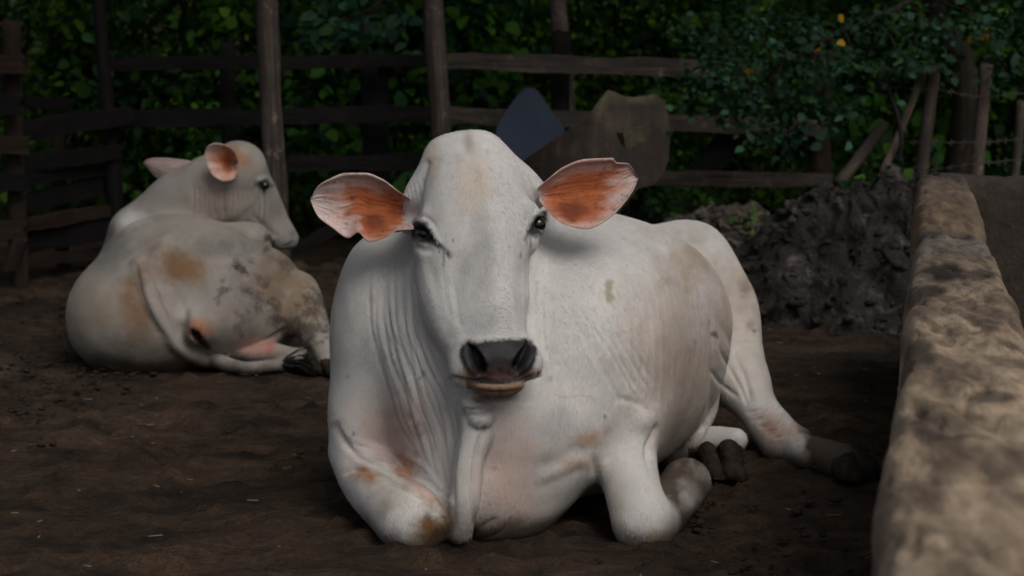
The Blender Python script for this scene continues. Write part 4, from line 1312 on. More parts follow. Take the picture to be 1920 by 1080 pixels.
    rh = (Y > 3.7) * (Y < 3.9) * (p.x > 1290) * (p.x < 1410) * (p.y > 790)
    p.tint((0.07, 0.05, 0.035), rh * sstep(-8, 8, p.y - 838 + p.jit(0.05, 8, 27)))
    # mud wiped onto whatever touches the ground
    dirt = sstep(0.050, 0.004, p.V[:, 2] + fbm(p.V * 22, 3, 81) * 0.014)
    p.tint((0.10, 0.07, 0.048), dirt * 0.75)
    # small marks
    p.poly([(1137, 524), (1150, 528), (1146, 545), (1152, 558), (1142, 567), (1135, 556), (1134, 540)], 4, (0.33, 0.30, 0.20), 0.75, jf=0.15, ja=3)
    for (x, y, r, o) in [(1415, 622, 5, .8), (1343, 627, 6, .9), (1134, 781, 5, .8), (1395, 540, 14, .4), (1405, 610, 10, .4), (785, 795, 8, .4), (768, 780, 7, .35), (790, 812, 6, .35), (700, 560, 8, .25),
                         (685, 640, 9, .3), (795, 700, 6, .5), (788, 708, 4, .5), (664, 812, 4, .6), (928, 878, 4, .4), (930, 990, 4, .7), (1030, 712, 5, .3), (650, 705, 4, .35), (1305, 640, 7, .35), (1200, 690, 4, .4)]:
        p.blob(x, y, r, r * 1.2, (0.12, 0.10, 0.09), o, 0.12, 0.9, int(x), cond=bodym)
    for i in range(90):
        x, y = rng.uniform(640, 1330), rng.uniform(440, 960)
        p.line([(x, y), (x + rng.normal(0, 3), y + rng.uniform(3, 12))], 1.2, 0, (0.2, 0.19, 0.18), 0.5 * rng.random(), cond=bodym, n=6)
    p.line([(1030, 735), (1060, 746), (1090, 741), (1130, 752)], 1.6, 0, (0.33, 0.33, 0.37), 0.5, n=10)
    # face tones
    hm = headm
    p.tint((0.65, 0.645, 0.64), hm * 0.5)
    p.blob(878, 262, 12, 26, (0.28, 0.25, 0.20), 0.65, 0.05, 0.6, 31, cond=hm)
    p.blob(888, 345, 40, 65, (0.54, 0.44, 0.345), 0.65, 0.03, 0.6, 32, cond=hm)
    p.blob(906, 470, 34, 80, (0.36, 0.36, 0.35), 0.75, 0.03, 0.6, 33, cond=hm)
    p.blob(920, 600, 40, 46, (0.31, 0.31, 0.315), 0.75, 0.03, 0.5, 34, cond=hm)
    p.blob(905, 545, 22, 60, (0.38, 0.38, 0.385), 0.6, 0.04, 0.6, 35, cond=hm)
    p.blob(812, 300, 16, 40, (0.60, 0.45, 0.32), 0.5, 0.03, 0.4, 36, cond=hm)
    p.blob(812, 400, 22, 26, (0.33, 0.33, 0.34), 0.55, 0.04, 0.6, 37, cond=hm)
    p.blob(988, 395, 16, 30, (0.33, 0.33, 0.34), 0.5, 0.04, 0.6, 38, cond=hm)
    p.blob(865, 545, 20, 60, (0.47, 0.48, 0.50), 0.4, 0.04, 0.6, 39, cond=hm)
    p.blob(1060, 520, 50, 90, (0.52, 0.51, 0.50), 0.5, 0.02, 0.8, 71, cond=bodym)
    p.blob(1050, 800, 60, 40, (0.46, 0.455, 0.455), 0.6, 0.02, 0.7, 72, cond=bodym)
    p.blob(690, 640, 40, 90, (0.50, 0.495, 0.49), 0.6, 0.02, 0.8, 73, cond=bodym)
    blk = (0.012, 0.0115, 0.013)
    p.poly([(770, 424), (775, 411), (787, 410), (801, 417), (811, 431), (819, 447), (828, 460), (813, 459), (798, 459), (785, 457), (776, 448), (772, 438)], 5, blk, 0.97, 0.2, jf=0.15, ja=1.5)
    p.line([(812, 450), (826, 461), (838, 472), (848, 486)], 5, 0, blk, 0.85, taper=True)
    for c in ([(831, 468), (832, 486), (830, 503)], [(822, 462), (824, 476)], [(838, 474), (843, 486)], [(848, 446), (850, 456)]):
        p.line(c, 1.8, 0, blk, 0.6)
    p.poly([(1025, 394), (1011, 397), (999, 408), (992, 421), (988, 435), (997, 442), (1013, 440), (1018, 426), (1028, 412)], 5, blk, 0.97, 0.2, jf=0.15, ja=1.5)
    p.line([(994, 434), (988, 442), (982, 454)], 4, 0, blk, 0.7)
    for c in ([(994, 440), (995, 454), (993, 466)], [(978, 472), (977, 486)]):
        p.line(c, 1.8, 0, blk, 0.6)
    nose = [(863, 664), (866, 648), (876, 637), (892, 641), (922, 637), (955, 635), (975, 635), (984, 633), (996, 639), (1006, 657), (1005, 675), (997, 692), (983, 706), (972, 713), (942, 717), (902, 714), (886, 706), (870, 688)]
    p.blob(878, 700, 24, 14, (0.50, 0.27, 0.16), 0.8, 0.04, 0.5, 50, cond=hm)
    p.blob(990, 697, 22, 13, (0.50, 0.27, 0.16), 0.8, 0.04, 0.5, 51, cond=hm)
    p.poly(nose, 6, (0.017, 0.016, 0.019), 0.98, 0.7, jf=0.2, ja=2, cond=hm)
    p.blob(937, 702, 40, 18, (0.115, 0.068, 0.062), 0.85, 0.05, 0.5, 52, cond=hm)
    p.poly(nosL, 5, (0.004, 0.004, 0.004), 1.0); p.poly(nosR, 5, (0.004, 0.004, 0.004), 1.0)
    p.poly([(872, 716), (905, 719), (940, 721), (975, 717), (998, 710), (998, 735), (980, 752), (940, 758), (892, 756), (876, 740)], 3, (0.25, 0.155, 0.088), 0.95, 0.35, cond=hm * sstep(3.168, 3.158, Y))
    p.line([(884, 733), (910, 731), (940, 733), (985, 727)], 2.5, 0, (0.12, 0.065, 0.035), 0.7, cond=hm)
    p.line([(895, 744), (935, 748), (975, 741)], 5, 0, (0.10, 0.06, 0.035), 0.7, cond=hm)
    p.line([(848, 708), (872, 714), (905, 717), (940, 719), (975, 714), (1010, 704)], 2.6, 0, (0.05, 0.026, 0.02), 0.9, taper=False, cond=hm)
    pn = fbm(p.V * 700, 2, 77)
    p.V += p.N * (pn * 0.0005 * np.clip(p.g - 0.6, 0, 1) * 3)[:, None]      # pebbled nose skin
    return p, hm

PB1, HM1 = paint_one()
cow = empty("cow", P(1000, 1020, 3.5), "big white cow lying in front and looking straight at the camera", "cow", "white cows resting in the yard")
cow.location.z = 0
body = make_mesh("body", PB1.V, F1, HIDE, cow, {"coat": PB1.c, "gloss": PB1.g})
coat_hair(PB1.V, F1, PB1.c, cow, 240000, 0.009, 201, PB1.g < 0.15)
x_, y_ = proj(PB1.V)
eyeball(PB1.V, x_, y_, 796, 439, 0.0150, 0.011, cow)
eyeball(PB1.V, x_, y_, 1008, 421, 0.0150, 0.011, cow)
# left ear of the photo
uL = [(768, 372), (748, 359), (716, 335), (684, 324), (650, 324), (618, 335), (597, 348), (582, 372)]
lL = [(776, 430), (748, 432), (720, 447), (692, 454), (671, 437), (652, 447), (622, 427), (596, 406), (582, 376)]
V, F, uv, fr = ear_mesh(uL, lL, lambda x, y, s, t: 3.325 + 0.05 * s + 0.012 * t * (1 - s), 0.030)
c = ear_coat(uv[:, 2], uv[:, 3], fr, uv[:, 0], uv[:, 1],
             [[(622, 368), (650, 350), (690, 345), (735, 358), (764, 378), (768, 412), (744, 432), (715, 446), (685, 450), (672, 432), (664, 410), (634, 405), (652, 388), (632, 376)]],
             [(700, 415, 26, 17, .75), (660, 372, 8, 6, .8), (648, 402, 12, 5, .5), (735, 398, 12, 8, .3)],
             [(640, 383, 26, 7, .6), (660, 408, 16, 6, .45), (672, 425, 9, 9, .4), (772, 402, 15, 46, 1.0)], WHITE)
make_mesh("ear", V, F, HIDE, cow, {"coat": c, "gloss": np.zeros(len(V))})
uR = [(1008, 352), (1028, 335), (1058, 312), (1099, 298), (1148, 296), (1156, 304), (1176, 306), (1197, 332)]
lR = [(1012, 378), (1030, 400), (1058, 421), (1099, 430), (1138, 413), (1170, 382), (1190, 352), (1197, 334)]
V, F, uv, fr = ear_mesh(uR, lR, lambda x, y, s, t: 3.325 + 0.06 * s + 0.012 * t * (1 - s), 0.030, seed=15)
c = ear_coat(uv[:, 2], uv[:, 3], fr, uv[:, 0], uv[:, 1],
             [[(1020, 350), (1055, 325), (1100, 312), (1162, 308), (1170, 322), (1146, 338), (1168, 348), (1140, 366), (1146, 386), (1115, 412), (1080, 424), (1045, 410), (1022, 388)]],
             [(1072, 393, 30, 18, .8), (1125, 330, 5, 8, .5), (1118, 346, 4, 7, .5), (1075, 415, 7, 5, .6), (1085, 340, 40, 10, .2)],
             [(1150, 345, 22, 5, .35), (1135, 380, 14, 5, .3), (1150, 372, 12, 10, .4), (1010, 365, 9, 26, .9)], WHITE)
make_mesh("ear", V, F, HIDE, cow, {"coat": c, "gloss": np.zeros(len(V))})
# hooves
claw("hoof", P(1583, 868, 3.755), P(1590, 892, 3.70), .034, .026, HOOF, cow)
claw("hoof", P(1600, 862, 3.765), P(1622, 880, 3.73), .033, .026, HOOF, cow)
claw("hoof", P(1368, 845, 3.745), P(1374, 890, 3.71), .026, .024, HOOF, cow)
claw("hoof", P(1330, 850, 3.77), P(1342, 890, 3.72), .026, .024, HOOF, cow)
# ------------------------------------------------------------------ the cow resting behind, seen from its rump
def cow_two():
    Fd = Field((-1.34, 4.72, -0.06), (-0.42, 6.35, 0.72), 0.008)
    Fd.ell(P(292, 588, 5.27), (.245, .31, .195), k=0.05)
    Fd.ell(P(448, 574, 5.27), (.180, .28, .165), k=0.10)
    Fd.ell(P(365, 500, 5.32), (.185, .27, .12), k=0.10)
    Fd.ell(P(490, 562, 5.25), (.115, .22, .135), k=0.08)
    Fd.ell(P(462, 446, 5.42), (.07, .08, .05), k=0.06)
    Fd.ell(P(285, 452, 5.45), (.06, .08, .05), k=0.06)
    Fd.chain([P(330, 560, 5.4), P(300, 540, 5.9), P(290, 545, 6.1)], [.24, .21, .16], 0.1)
    Fd.ell(P(250, 428, 5.85), (.062, .13, .055), k=0.05)
    Fd.chain([P(285, 462, 5.88), P(345, 402, 5.86), P(400, 362, 5.82), P(435, 330, 5.80)], [.135, .135, .12, .085], 0.08)
    Fd.ell(P(446, 322, 5.79), (.080, .10, .088), k=0.04)
    Fd.chain([P(450, 318, 5.80), P(476, 365, 5.88), P(508, 406, 5.92), P(540, 446, 5.95)], [.085, .072, .050, .034], 0.03)
    Fd.chain([P(440, 375, 5.79), P(480, 425, 5.86), P(522, 450, 5.91)], [.085, .056, .032], 0.05)
    Fd.ell(P(490, 345, 5.83), (.022, .03, .022), k=0.03)
    # left leg swung out to the photo's right
    Fd.chain([P(545, 560, 5.20), P(575, 600, 5.10), P(592, 628, 5.05)], [.085, .055, .040], 0.04)
    Fd.chain([P(592, 628, 5.05), P(606, 655, 5.00), P(618, 676, 4.97)], [.038, .030, .030], 0.02)
    Fd.chain([P(455, 655, 5.08), P(520, 665, 5.04), P(560, 672, 5.02)], [.035, .028, .026], 0.03)
    Fd.ell(P(485, 660, 5.07), (.05, .05, .028), k=0.03)
    Fd.ell(P(372, 612, 5.00), (.040, .05, .050), k=0.05)
    # tail laid along the rump
    pts = [(262, 498), (274, 540), (292, 585), (326, 640), (390, 676), (465, 689), (535, 683)]
    ys = []
    for q in pts:
        y = skin_at(Fd, *q); ys.append(4.95 if y is None else y)
    ys = np.minimum(ys, 5.2)
    q = [P(a, b, y + (0.012 if k < 2 else -0.004)) for k, ((a, b), y) in enumerate(zip(pts, ys))]
    q[0] = P(*pts[0], ys[0] + 0.025)
    Fd.chain(q, [.028, .027, .024, .021, .019, .018, .017], 0.012)
    Fd.cone(P(366, 628, skin_at(Fd, 366, 628) + 0.004), P(378, 648, skin_at(Fd, 378, 648) + 0.004), .010, .007, 0.01, sub=True)
    V, F = Fd.mesh(2)
    V, F = subdivide(V, F)
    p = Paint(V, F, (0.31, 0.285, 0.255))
    rng = np.random.default_rng(5)
    # folds
    p.line([(446, 658), (495, 640), (545, 612)], 5, -0.008)
    for i in range(16):
        x = 362 + i * 9
        p.line([(x, 345 + rng.normal(0, 6)), (x + 2, 380), (x + rng.normal(0, 3), 412)], 2.6, -0.0032, n=8)
    p.line([(418, 340), (420, 380), (416, 412)], 4, -0.006)
    p.line([(330, 545), (345, 590), (338, 630)], 9, -0.006)
    p.line([(250, 480), (262, 540), (286, 600), (330, 662)], 7, -0.007)
    p.line([(300, 470), (340, 455), (400, 470), (420, 520)], 14, -0.005)
    p.line([(440, 470), (470, 520), (470, 580)], 16, -0.004)
    p.V += p.N * (fbm(p.V * 6, 3, 12) * 0.005)[:, None]
    # coat and mud
    brown = (0.19, 0.11, 0.06)
    p.blob(335, 502, 62, 44, brown, 1.0, 0.03, 0.6, 3)
    p.blob(262, 575, 40, 70, brown, 0.95, 0.03, 0.7, 4)
    p.blob(180, 590, 50, 80, (0.30, 0.24, 0.185), 0.7, 0.03, 0.6, 5)
    p.blob(205, 470, 40, 50, (0.15, 0.148, 0.148), 0.7, 0.03, 0.5, 6)
    p.blob(425, 460, 70, 26, (0.16, 0.152, 0.145), 0.8, 0.04, 0.7, 7)
    p.blob(190, 640, 40, 30, (0.42, 0.40, 0.38), 0.6)
    p.blob(505, 535, 60, 70, (0.18, 0.125, 0.085), 0.85, 0.04, 0.8, 8)
    p.blob(560, 560, 40, 60, (0.24, 0.165, 0.105), 0.8, 0.04, 0.7, 9)
    p.blob(455, 560, 30, 80, (0.16, 0.15, 0.145), 0.6, 0.05, 0.9, 62)
    p.speckle(452, 560, 34, 85, (0.045, 0.042, 0.042), 0.95, 0.07, 0.30, 10)
    p.speckle(502, 560, 46, 60, (0.07, 0.058, 0.048), 0.85, 0.06, 0.45, 11)
    p.speckle(500, 450, 24, 18, (0.035, 0.03, 0.03), 0.85, 0.09, 0.3, 12)
    p.blob(300, 660, 70, 40, (0.22, 0.18, 0.145), 0.6, 0.04, 0.8, 63)
    p.blob(430, 610, 60, 60, (0.30, 0.255, 0.215), 0.5, 0.04, 0.8, 64)
    p.speckle(415, 540, 14, 40, (0.08, 0.075, 0.07), 0.7, 0.12, 0.4, 13)
    p.speckle(585, 600, 40, 60, (0.06, 0.045, 0.035), 0.8, 0.07, 0.3, 14)
    p.speckle(380, 702, 90, 10, (0.05, 0.045, 0.04), 0.8, 0.10, 0.2, 15)
    p.speckle(540, 490, 16, 26, (0.10, 0.08, 0.06), 0.7, 0.12, 0.3, 16)
    p.speckle(250, 620, 60, 60, (0.22, 0.18, 0.14), 0.35, 0.12, 0.5, 17)
    p.blob(480, 650, 50, 22, (0.40, 0.22, 0.18), 0.8, 0.04, 0.6, 18)
    p.blob(508, 650, 10, 14, (0.42, 0.12, 0.08), 0.6, 0.06, 0.6, 19)
    p.blob(372, 618, 26, 24, (0.42, 0.15, 0.08), 0.9, 0.05, 0.5, 20)
    p.poly([(352, 616), (366, 614), (384, 632), (397, 655), (388, 656), (368, 640)], 5, (0.02, 0.012, 0.012), 0.95, 0.5)
    p.blob(345, 585, 30, 20, (0.45, 0.41, 0.39), 0.6)
    p.line([(268, 525), (292, 585), (326, 640), (390, 676), (465, 689), (535, 683)], 13, 0, (0.44, 0.42, 0.40), 0.7)
    dirt = sstep(0.055, 0.004, p.V[:, 2] + fbm(p.V * 18, 3, 82) * 0.016)
    p.tint((0.075, 0.055, 0.040), dirt * 0.8)
    # head and neck
    p.blob(548, 438, 7, 6, (0.03, 0.03, 0.032), 0.85, 0.1, 0.4, 61)
    p.line([(528, 462), (541, 459), (553, 452)], 2.5, -0.003, (0.10, 0.09, 0.09), 0.8)
    p.line([(486, 338), (498, 334), (508, 344)], 4, 0.006, taper=False)
    p.line([(470, 400), (500, 428), (520, 446)], 5, -0.004)
    p.line([(272, 510), (300, 462), (335, 424)], 12, 0.006)
    p.line([(330, 440), (400, 432), (470, 440)], 14, 0.004)
    p.blob(440, 290, 46, 22, (0.30, 0.14, 0.065), 0.9, 0.05, 0.6, 21, rot=0.5)
    p.blob(400, 380, 60, 50, (0.40, 0.31, 0.26), 0.6)
    p.blob(330, 350, 50, 30, (0.36, 0.36, 0.36), 0.4)
    p.blob(247, 412, 34, 22, (0.55, 0.54, 0.54), 0.7)
    p.blob(545, 450, 18, 26, (0.26, 0.26, 0.27), 0.7)
    p.blob(500, 330, 22, 50, (0.35, 0.35, 0.355), 0.5)
    blk = (0.012, 0.0115, 0.013)
    p.poly([(484, 345), (492, 340), (502, 343), (506, 350), (498, 356), (488, 353)], 4, blk, 0.95, 0.2)
    p.line([(486, 350), (476, 345)], 3, 0, blk, 0.5)
    return p, F

PB2, F2 = cow_two()
cow2 = empty("cow", P(360, 705, 5.3), "white cow lying with its muddy rump to the camera, head turned right", "cow", "white cows resting in the yard")
cow2.location.z = 0
make_mesh("body", PB2.V, F2, HIDE, cow2, {"coat": PB2.c, "gloss": PB2.g})
coat_hair(PB2.V, F2, PB2.c, cow2, 90000, 0.009, 202, PB2.g < 0.15)
x_, y_ = proj(PB2.V)
eyeball(PB2.V, x_, y_, 496, 348, 0.0145, 0.008, cow2)
u = [(372, 308), (350, 300), (330, 298), (310, 296), (290, 296), (275, 299), (269, 305)]
l = [(384, 330), (360, 330), (342, 342), (322, 350), (300, 338), (282, 322), (270, 307)]
V, F, uv, fr = ear_mesh(u, l, lambda x, y, s, t: 5.80 + 0.05 * s, -0.022, 0.008, 40, 26)
c = ear_coat(uv[:, 2], uv[:, 3], fr, uv[:, 0], uv[:, 1], [], [], [], (0.33, 0.32, 0.315))
q = np.clip(sstep(-0.2, -0.9, uv[:, 1]) * 0.7, 0, 1)[:, None]
c = c * (1 - q) + np.array((0.46, 0.30, 0.25)) * q
make_mesh("ear", V, F, HIDE, cow2, {"coat": c * 0.8, "gloss": np.zeros(len(V))})
u = [(446, 300), (438, 282), (422, 271), (404, 268), (390, 274), (383, 288)]
l = [(446, 325), (436, 337), (420, 340), (404, 333), (391, 317), (384, 292)]
V, F, uv, fr = ear_mesh(u, l, lambda x, y, s, t: 5.655 - 0.01 * s, 0.035, 0.008, 40, 26)
c = ear_coat(uv[:, 2], uv[:, 3], fr, uv[:, 0], uv[:, 1],
             [[(405, 290), (425, 280), (444, 300), (444, 325), (425, 334), (408, 318)]], [(428, 308, 16, 22, .85)], [], (0.36, 0.33, 0.30))
make_mesh("ear", V, F, HIDE, cow2, {"coat": c, "gloss": np.zeros(len(V))})
TUFT = simple("black tail hair", (0.012, 0.011, 0.011), 0.7, 0.2, (0.8, 0.01), 0.5, 90)
def tuft():
    yb = surf_depth(PB2.V, x_, y_, 535, 683)
    Vs, Fs = [], []
    rng = np.random.default_rng(8)
    a = P(532, 683, yb + 0.012)
    for i in range(160):
        d = np.array([0.075 + rng.random() * 0.035, rng.normal(0, 0.03) - 0.01, rng.normal(-0.012, 0.016)])
        s0 = a + rng.normal(0, 0.006, 3); e = s0 + d; e[2] = max(e[2], 0.006)
        m = (s0 + e) / 2 + [0, 0, 0.008]
        b = len(Vs); w = 0.0022
        for q, ww in ((s0, w), (m, w), (e, 0.0004)):
            Vs += [q + [0, 0, ww], q + [0, -ww, -ww], q + [0, ww, -ww]]
        for k in (0, 3):
            for j in range(3):
                Fs.append((b + k + j, b + k + (j + 1) % 3, b + k + 3 + (j + 1) % 3, b + k + 3 + j))
    return make_mesh("tail_tuft", np.array(Vs), Fs, TUFT, cow2)
tuft()
claw("hoof", P(612, 668, 4.985), P(622, 690, 4.95), .030, .026, HOOF, cow2)
claw("hoof", P(590, 672, 5.0), P(598, 690, 4.97), .026, .024, HOOF, cow2)
# ------------------------------------------------------------------ vegetation
def leaf_material(name, use_obj=False):
    m = MT(name)
    if use_obj:
        oi = m.n("ShaderNodeObjectInfo")
        col = m.mix(oi.outputs["Color"], (1.5, 1.5, 1.3), 0.0)
        hs = m.n("ShaderNodeHueSaturation"); mr = m.n("ShaderNodeMapRange"); mr.inputs[3].default_value = 0.6; mr.inputs[4].default_value = 1.5
        m.l(oi.outputs["Random"], mr.inputs[0]); m.l(mr.outputs[0], hs.inputs["Value"]); m.l(col, hs.inputs["Color"]); col = hs.outputs[0]
    else:
        col = m.n("ShaderNodeAttribute", attribute_name="coat").outputs["Color"]
    n = m.noise(m.coord(), 25, 3, 0.6)
    col = m.mix(col, m.ramp(n, [(0.3, (0.75, 0.75, 0.75)), (0.7, (1.2, 1.2, 1.2))]), 1.0, 'MULTIPLY')
    m.l(col, m.b.inputs["Base Color"]); m.b.inputs["Roughness"].default_value = 0.65
    m.b.inputs["Specular IOR Level"].default_value = 0.15
    tr = m.n("ShaderNodeBsdfTranslucent"); mx = m.n("ShaderNodeMixShader", Fac=0.35)
    tc = m.mix(col, (1.5, 1.7, 0.5), 1.0, 'MULTIPLY'); m.l(tc, tr.inputs[0])
    mx.inputs[0].default_value = 0.35
    m.l(m.b.outputs[0], mx.inputs[1]); m.l(tr.outputs[0], mx.inputs[2]); m.l(mx.outputs[0], m.out.inputs[0])
    return m.m
LEAF = leaf_material("leaves"); LEAF1 = leaf_material("single leaf", True)
BARK = wood_material("bark", (0.016, 0.013, 0.010), (0.050, 0.040, 0.032), 0.9)
L_T = np.array([(0, 0, 0), (.5, 0, .0), (1, 0, -.10), (.28, .36, .07), (.66, .30, .04), (.28, -.36, .07), (.66, -.30, .04)])
L_F = np.array([(0, 1, 3), (1, 4, 3), (1, 2, 4), (0, 5, 1), (1, 5, 6), (1, 6, 2)])

def leaves_mesh(pos, d, up, ln, wd, col):
    """One leaf per row: base point, direction, upward hint, length, width, colour."""
    d = d / np.linalg.norm(d, axis=1)[:, None]
    s = np.cross(up, d); s /= np.maximum(np.linalg.norm(s, axis=1), 1e-6)[:, None]
    u = np.cross(d, s)
    V = (pos[:, None, :] + d[:, None, :] * (L_T[None, :, 0:1] * ln[:, None, None]) + s[:, None, :] * (L_T[None, :, 1:2] * wd[:, None, None])
         + u[:, None, :] * (L_T[None, :, 2:3] * ln[:, None, None]))
    F = L_F[None] + (np.arange(len(pos)) * 7)[:, None, None]
    return V.reshape(-1, 3), F.reshape(-1, 3), np.repeat(col, 7, 0)

def leaf_cloud(rng, centres, radii, per, size, cols, droop=0.3, pin=0.0):
    """Sprays of leaves round twig ends: each twig holds a fan of leaves of one tone."""
    C, R = np.repeat(centres, per, 0), np.repeat(radii, per)
    n = len(C)
    tone = np.repeat(rng.integers(0, len(cols), len(centres)), per)
    lum = np.repeat(rng.uniform(0.45, 1.5, len(centres)), per) * rng.uniform(0.75, 1.3, n)
    off = rng.normal(0, 1, (n, 3)); off /= np.linalg.norm(off, axis=1)[:, None]
    pos = C + off * (R * rng.random(n)**0.45)[:, None] * np.array([1, 1, 0.62])
    d = off * [1, 1, 0.5] + rng.normal(0, 0.5, (n, 3)) + [0, -0.25, -droop]
    up = np.array([0, -0.3, 1.0]) + rng.normal(0, 0.7, (n, 3))
    ln = size * rng.uniform(0.55, 1.25, n); wd = ln * rng.uniform(0.6, 1.1, n)
    col = np.array(cols)[tone] * lum[:, None]
    return pos, d, up, ln, wd, col

one_leaf = None
def leaf_part(parent, p, d, up, size, col):
    """A single leaf that can be picked out, sharing one mesh with all the others."""
    global one_leaf
    if one_leaf is None:
        one_leaf = make_mesh("leaf", L_T.copy(), L_F.copy(), LEAF1); o = one_leaf
    else:
        o = one_leaf.copy(); COL.objects.link(o)
    d = np.asarray(d, float) / np.linalg.norm(d); s = np.cross(up, d); s /= np.linalg.norm(s); u = np.cross(d, s)
    M = Matrix((tuple(d), tuple(s), tuple(u))).transposed().to_4x4() @ Matrix.Diagonal((size, size, size, 1))
    o.parent = parent
    o.matrix_local = Matrix.Translation(Vector(p) - parent.location) @ M
    o.color = (*col, 1)
    return o

GREENS = [(0.045, 0.125, 0.020), (0.065, 0.16, 0.022), (0.030, 0.095, 0.036), (0.11, 0.22, 0.022), (0.026, 0.075, 0.020)]
TEAL = [(0.020, 0.056, 0.034), (0.030, 0.070, 0.046), (0.015, 0.042, 0.027), (0.024, 0.066, 0.026)]
YELLOW = (0.33, 0.19, 0.02)
def bush(label, cx, cy, rx, ry, h, ntw, per, size, cols, seed, group, nleaf=18, z0=0.0, stems=4):
    rng = np.random.default_rng(seed)
    root = empty("bush", (cx, cy, 0), label, "bush", group)
    for k in range(stems):
        a = rng.uniform(-1, 1); q = [(cx + rng.normal(0, .05), cy + rng.normal(0, .05), -0.05), (cx + a * rx * .35, cy + rng.normal(0, ry * .2), h * .4), (cx + a * rx * .7, cy + rng.normal(0, ry * .4), h * .85)]
        tube("stem", curve3(q, 10), np.linspace(0.016, 0.005, 10), BARK, root, 6)
    off = rng.normal(0, 1, (ntw, 3)); off /= np.linalg.norm(off, axis=1)[:, None]
    off *= rng.random((ntw, 1))**0.4
    hh = (h - z0) / 2
    C = np.array([cx, cy, z0 + hh]) + off * [rx, ry, hh * 1.05]
    C[:, 2] = np.maximum(C[:, 2], 0.04)
    C += fbm(C * 2.2, 3, seed)[:, None] * 0.14 * np.array([1, 1, .6])
    pos, d, up, ln, wd, col = leaf_cloud(rng, C, np.full(ntw, size * 2.2), per, size, cols)
    pos[:, 2] = np.maximum(pos[:, 2], 0.012)
    V, F, c = leaves_mesh(pos, d, up, ln, wd, col)
    tag(make_mesh("foliage", V, F, LEAF, root, {"coat": c}), kind="stuff")
    fr = C[np.argsort(C[:, 1])[:nleaf]]
    for q in fr:
        leaf_part(root, q + rng.normal(0, .03, 3) + [0, -size * 2.2, 0], rng.normal(0, 1, 3) + [0, -.2, -.4], np.array([0, -1, .6]) + rng.normal(0, .3, 3), size * rng.uniform(.9, 1.4),
                  tuple(np.array(cols[rng.integers(0, len(cols))]) * rng.uniform(.8, 1.5)))
    return root
GB = "bushes crowding behind the back fence"
bl = [("broad dark green bush behind the left board fence", -2.55, 9.0, .75, .6, 1.75, GREENS),
      ("thin leaved dark bush left of the blackened pole", -1.75, 9.3, .6, .55, 1.55, GREENS),
      ("deep green bush between the blackened pole and the next pole", -1.05, 9.1, .62, .5, 1.6, GREENS),
      ("bush with a few bluish leaves between the two thick poles", -.45, 9.0, .5, .5, 1.7, GREENS[:3] + TEAL[:1]),
      ("bright green bush between the middle pole and the slim pole", .05, 9.3, .5, .5, 1.65, GREENS[1:4]),
      ("dense bush right behind the slim pale pole", .65, 9.4, .55, .5, 1.7, GREENS),
      ("yellow green bush behind the open bay of the rail fence", 1.25, 9.6, .6, .5, 1.45, [GREENS[1], GREENS[3], (0.05, 0.10, 0.014)]),
      ("dark bush behind the leaning sticks", 2.0, 9.3, .65, .5, 1.6, GREENS),
      ("dark bush behind the stake nearest the right edge", 2.8, 9.2, .65, .55, 1.75, GREENS)]
for k, (lb, x, y, rx, ry, h, cs) in enumerate(bl):
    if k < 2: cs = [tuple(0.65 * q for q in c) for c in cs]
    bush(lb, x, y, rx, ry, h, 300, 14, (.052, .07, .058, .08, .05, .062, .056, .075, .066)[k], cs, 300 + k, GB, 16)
# second, deeper row that closes the gaps: reads as one mass
rng = np.random.default_rng(77)
n = 2600
C = np.stack([rng.uniform(-5, 5.4, n), rng.uniform(10.2, 12.6, n), 2.6 * rng.random(n)**0.9], 1)
C += fbm(C * 1.2, 3, 9)[:, None] * 0.25
pos, d, up, ln, wd, col = leaf_cloud(rng, C, np.full(n, 0.20), 12, 0.085, GREENS + [(0.10, 0.20, 0.02), (0.14, 0.22, 0.02)])  # two brightest tones put a backlit glow into the leaf colour
V, F, c = leaves_mesh(pos, d, up, ln, wd, col)
tag(make_mesh("undergrowth", V, F, LEAF, None, {"coat": c}), kind="stuff")

# weeds along the fence foot and on the heap
def weeds(label, pxs, Y, n, size, cols, seed, hz, name="weed", cat="weeds", group=None, z0=0.0):
    rng = np.random.default_rng(seed)
    x0, x1 = [(p - 960) / FPX * Y for p in pxs]
    root = empty(name, ((x0 + x1) / 2, Y, z0), label, cat, group)
    C = np.stack([rng.uniform(x0, x1, n), Y + rng.normal(0, 0.10, n), z0 + hz * rng.random(n)**1.2 + 0.01], 1)
    for q in C[::max(1, n // 12)]:
        tube("stem", curve3([(q[0] + rng.normal(0, .02), q[1], z0 - 0.03), (q[0], q[1], (q[2] + z0) / 2), q], 8), 0.003, BARK, root, 5)
    pos, d, up, ln, wd, col = leaf_cloud(rng, C, np.full(n, size * 1.5), 5, size, cols, 0.1)
    V, F, c = leaves_mesh(pos, d, up, ln, wd, col)
    tag(make_mesh("foliage", V, F, LEAF, root, {"coat": c}), kind="stuff")
    for q in C[:14]:
        leaf_part(root, q + [0, -0.08, 0.02], rng.normal(0, 1, 3) + [0, -.4, -.1], np.array([0, -.8, .8]) + rng.normal(0, .3, 3), size * rng.uniform(1, 1.5), tuple(np.array(cols[rng.integers(0, len(cols))]) * rng.uniform(.9, 1.4)))
weeds("low leafy weeds under the lowest rail behind the cow's rump", (1235, 1370), 7.45, 70, 0.045, TEAL + GREENS[:2], 401, 0.30)
weeds("small weeds at the foot of the open fence bay", (1380, 1480), 7.5, 26, 0.042, TEAL, 402, 0.16)
weeds("creeping leaves around the leaning sticks above the heap", (1570, 1720), 6.9, 90, 0.045, TEAL + GREENS[:2], 403, 0.42)
weeds("leaves showing above the dark branching wall", (1850, 2050), 6.6, 50, 0.045, TEAL, 404, 0.44)
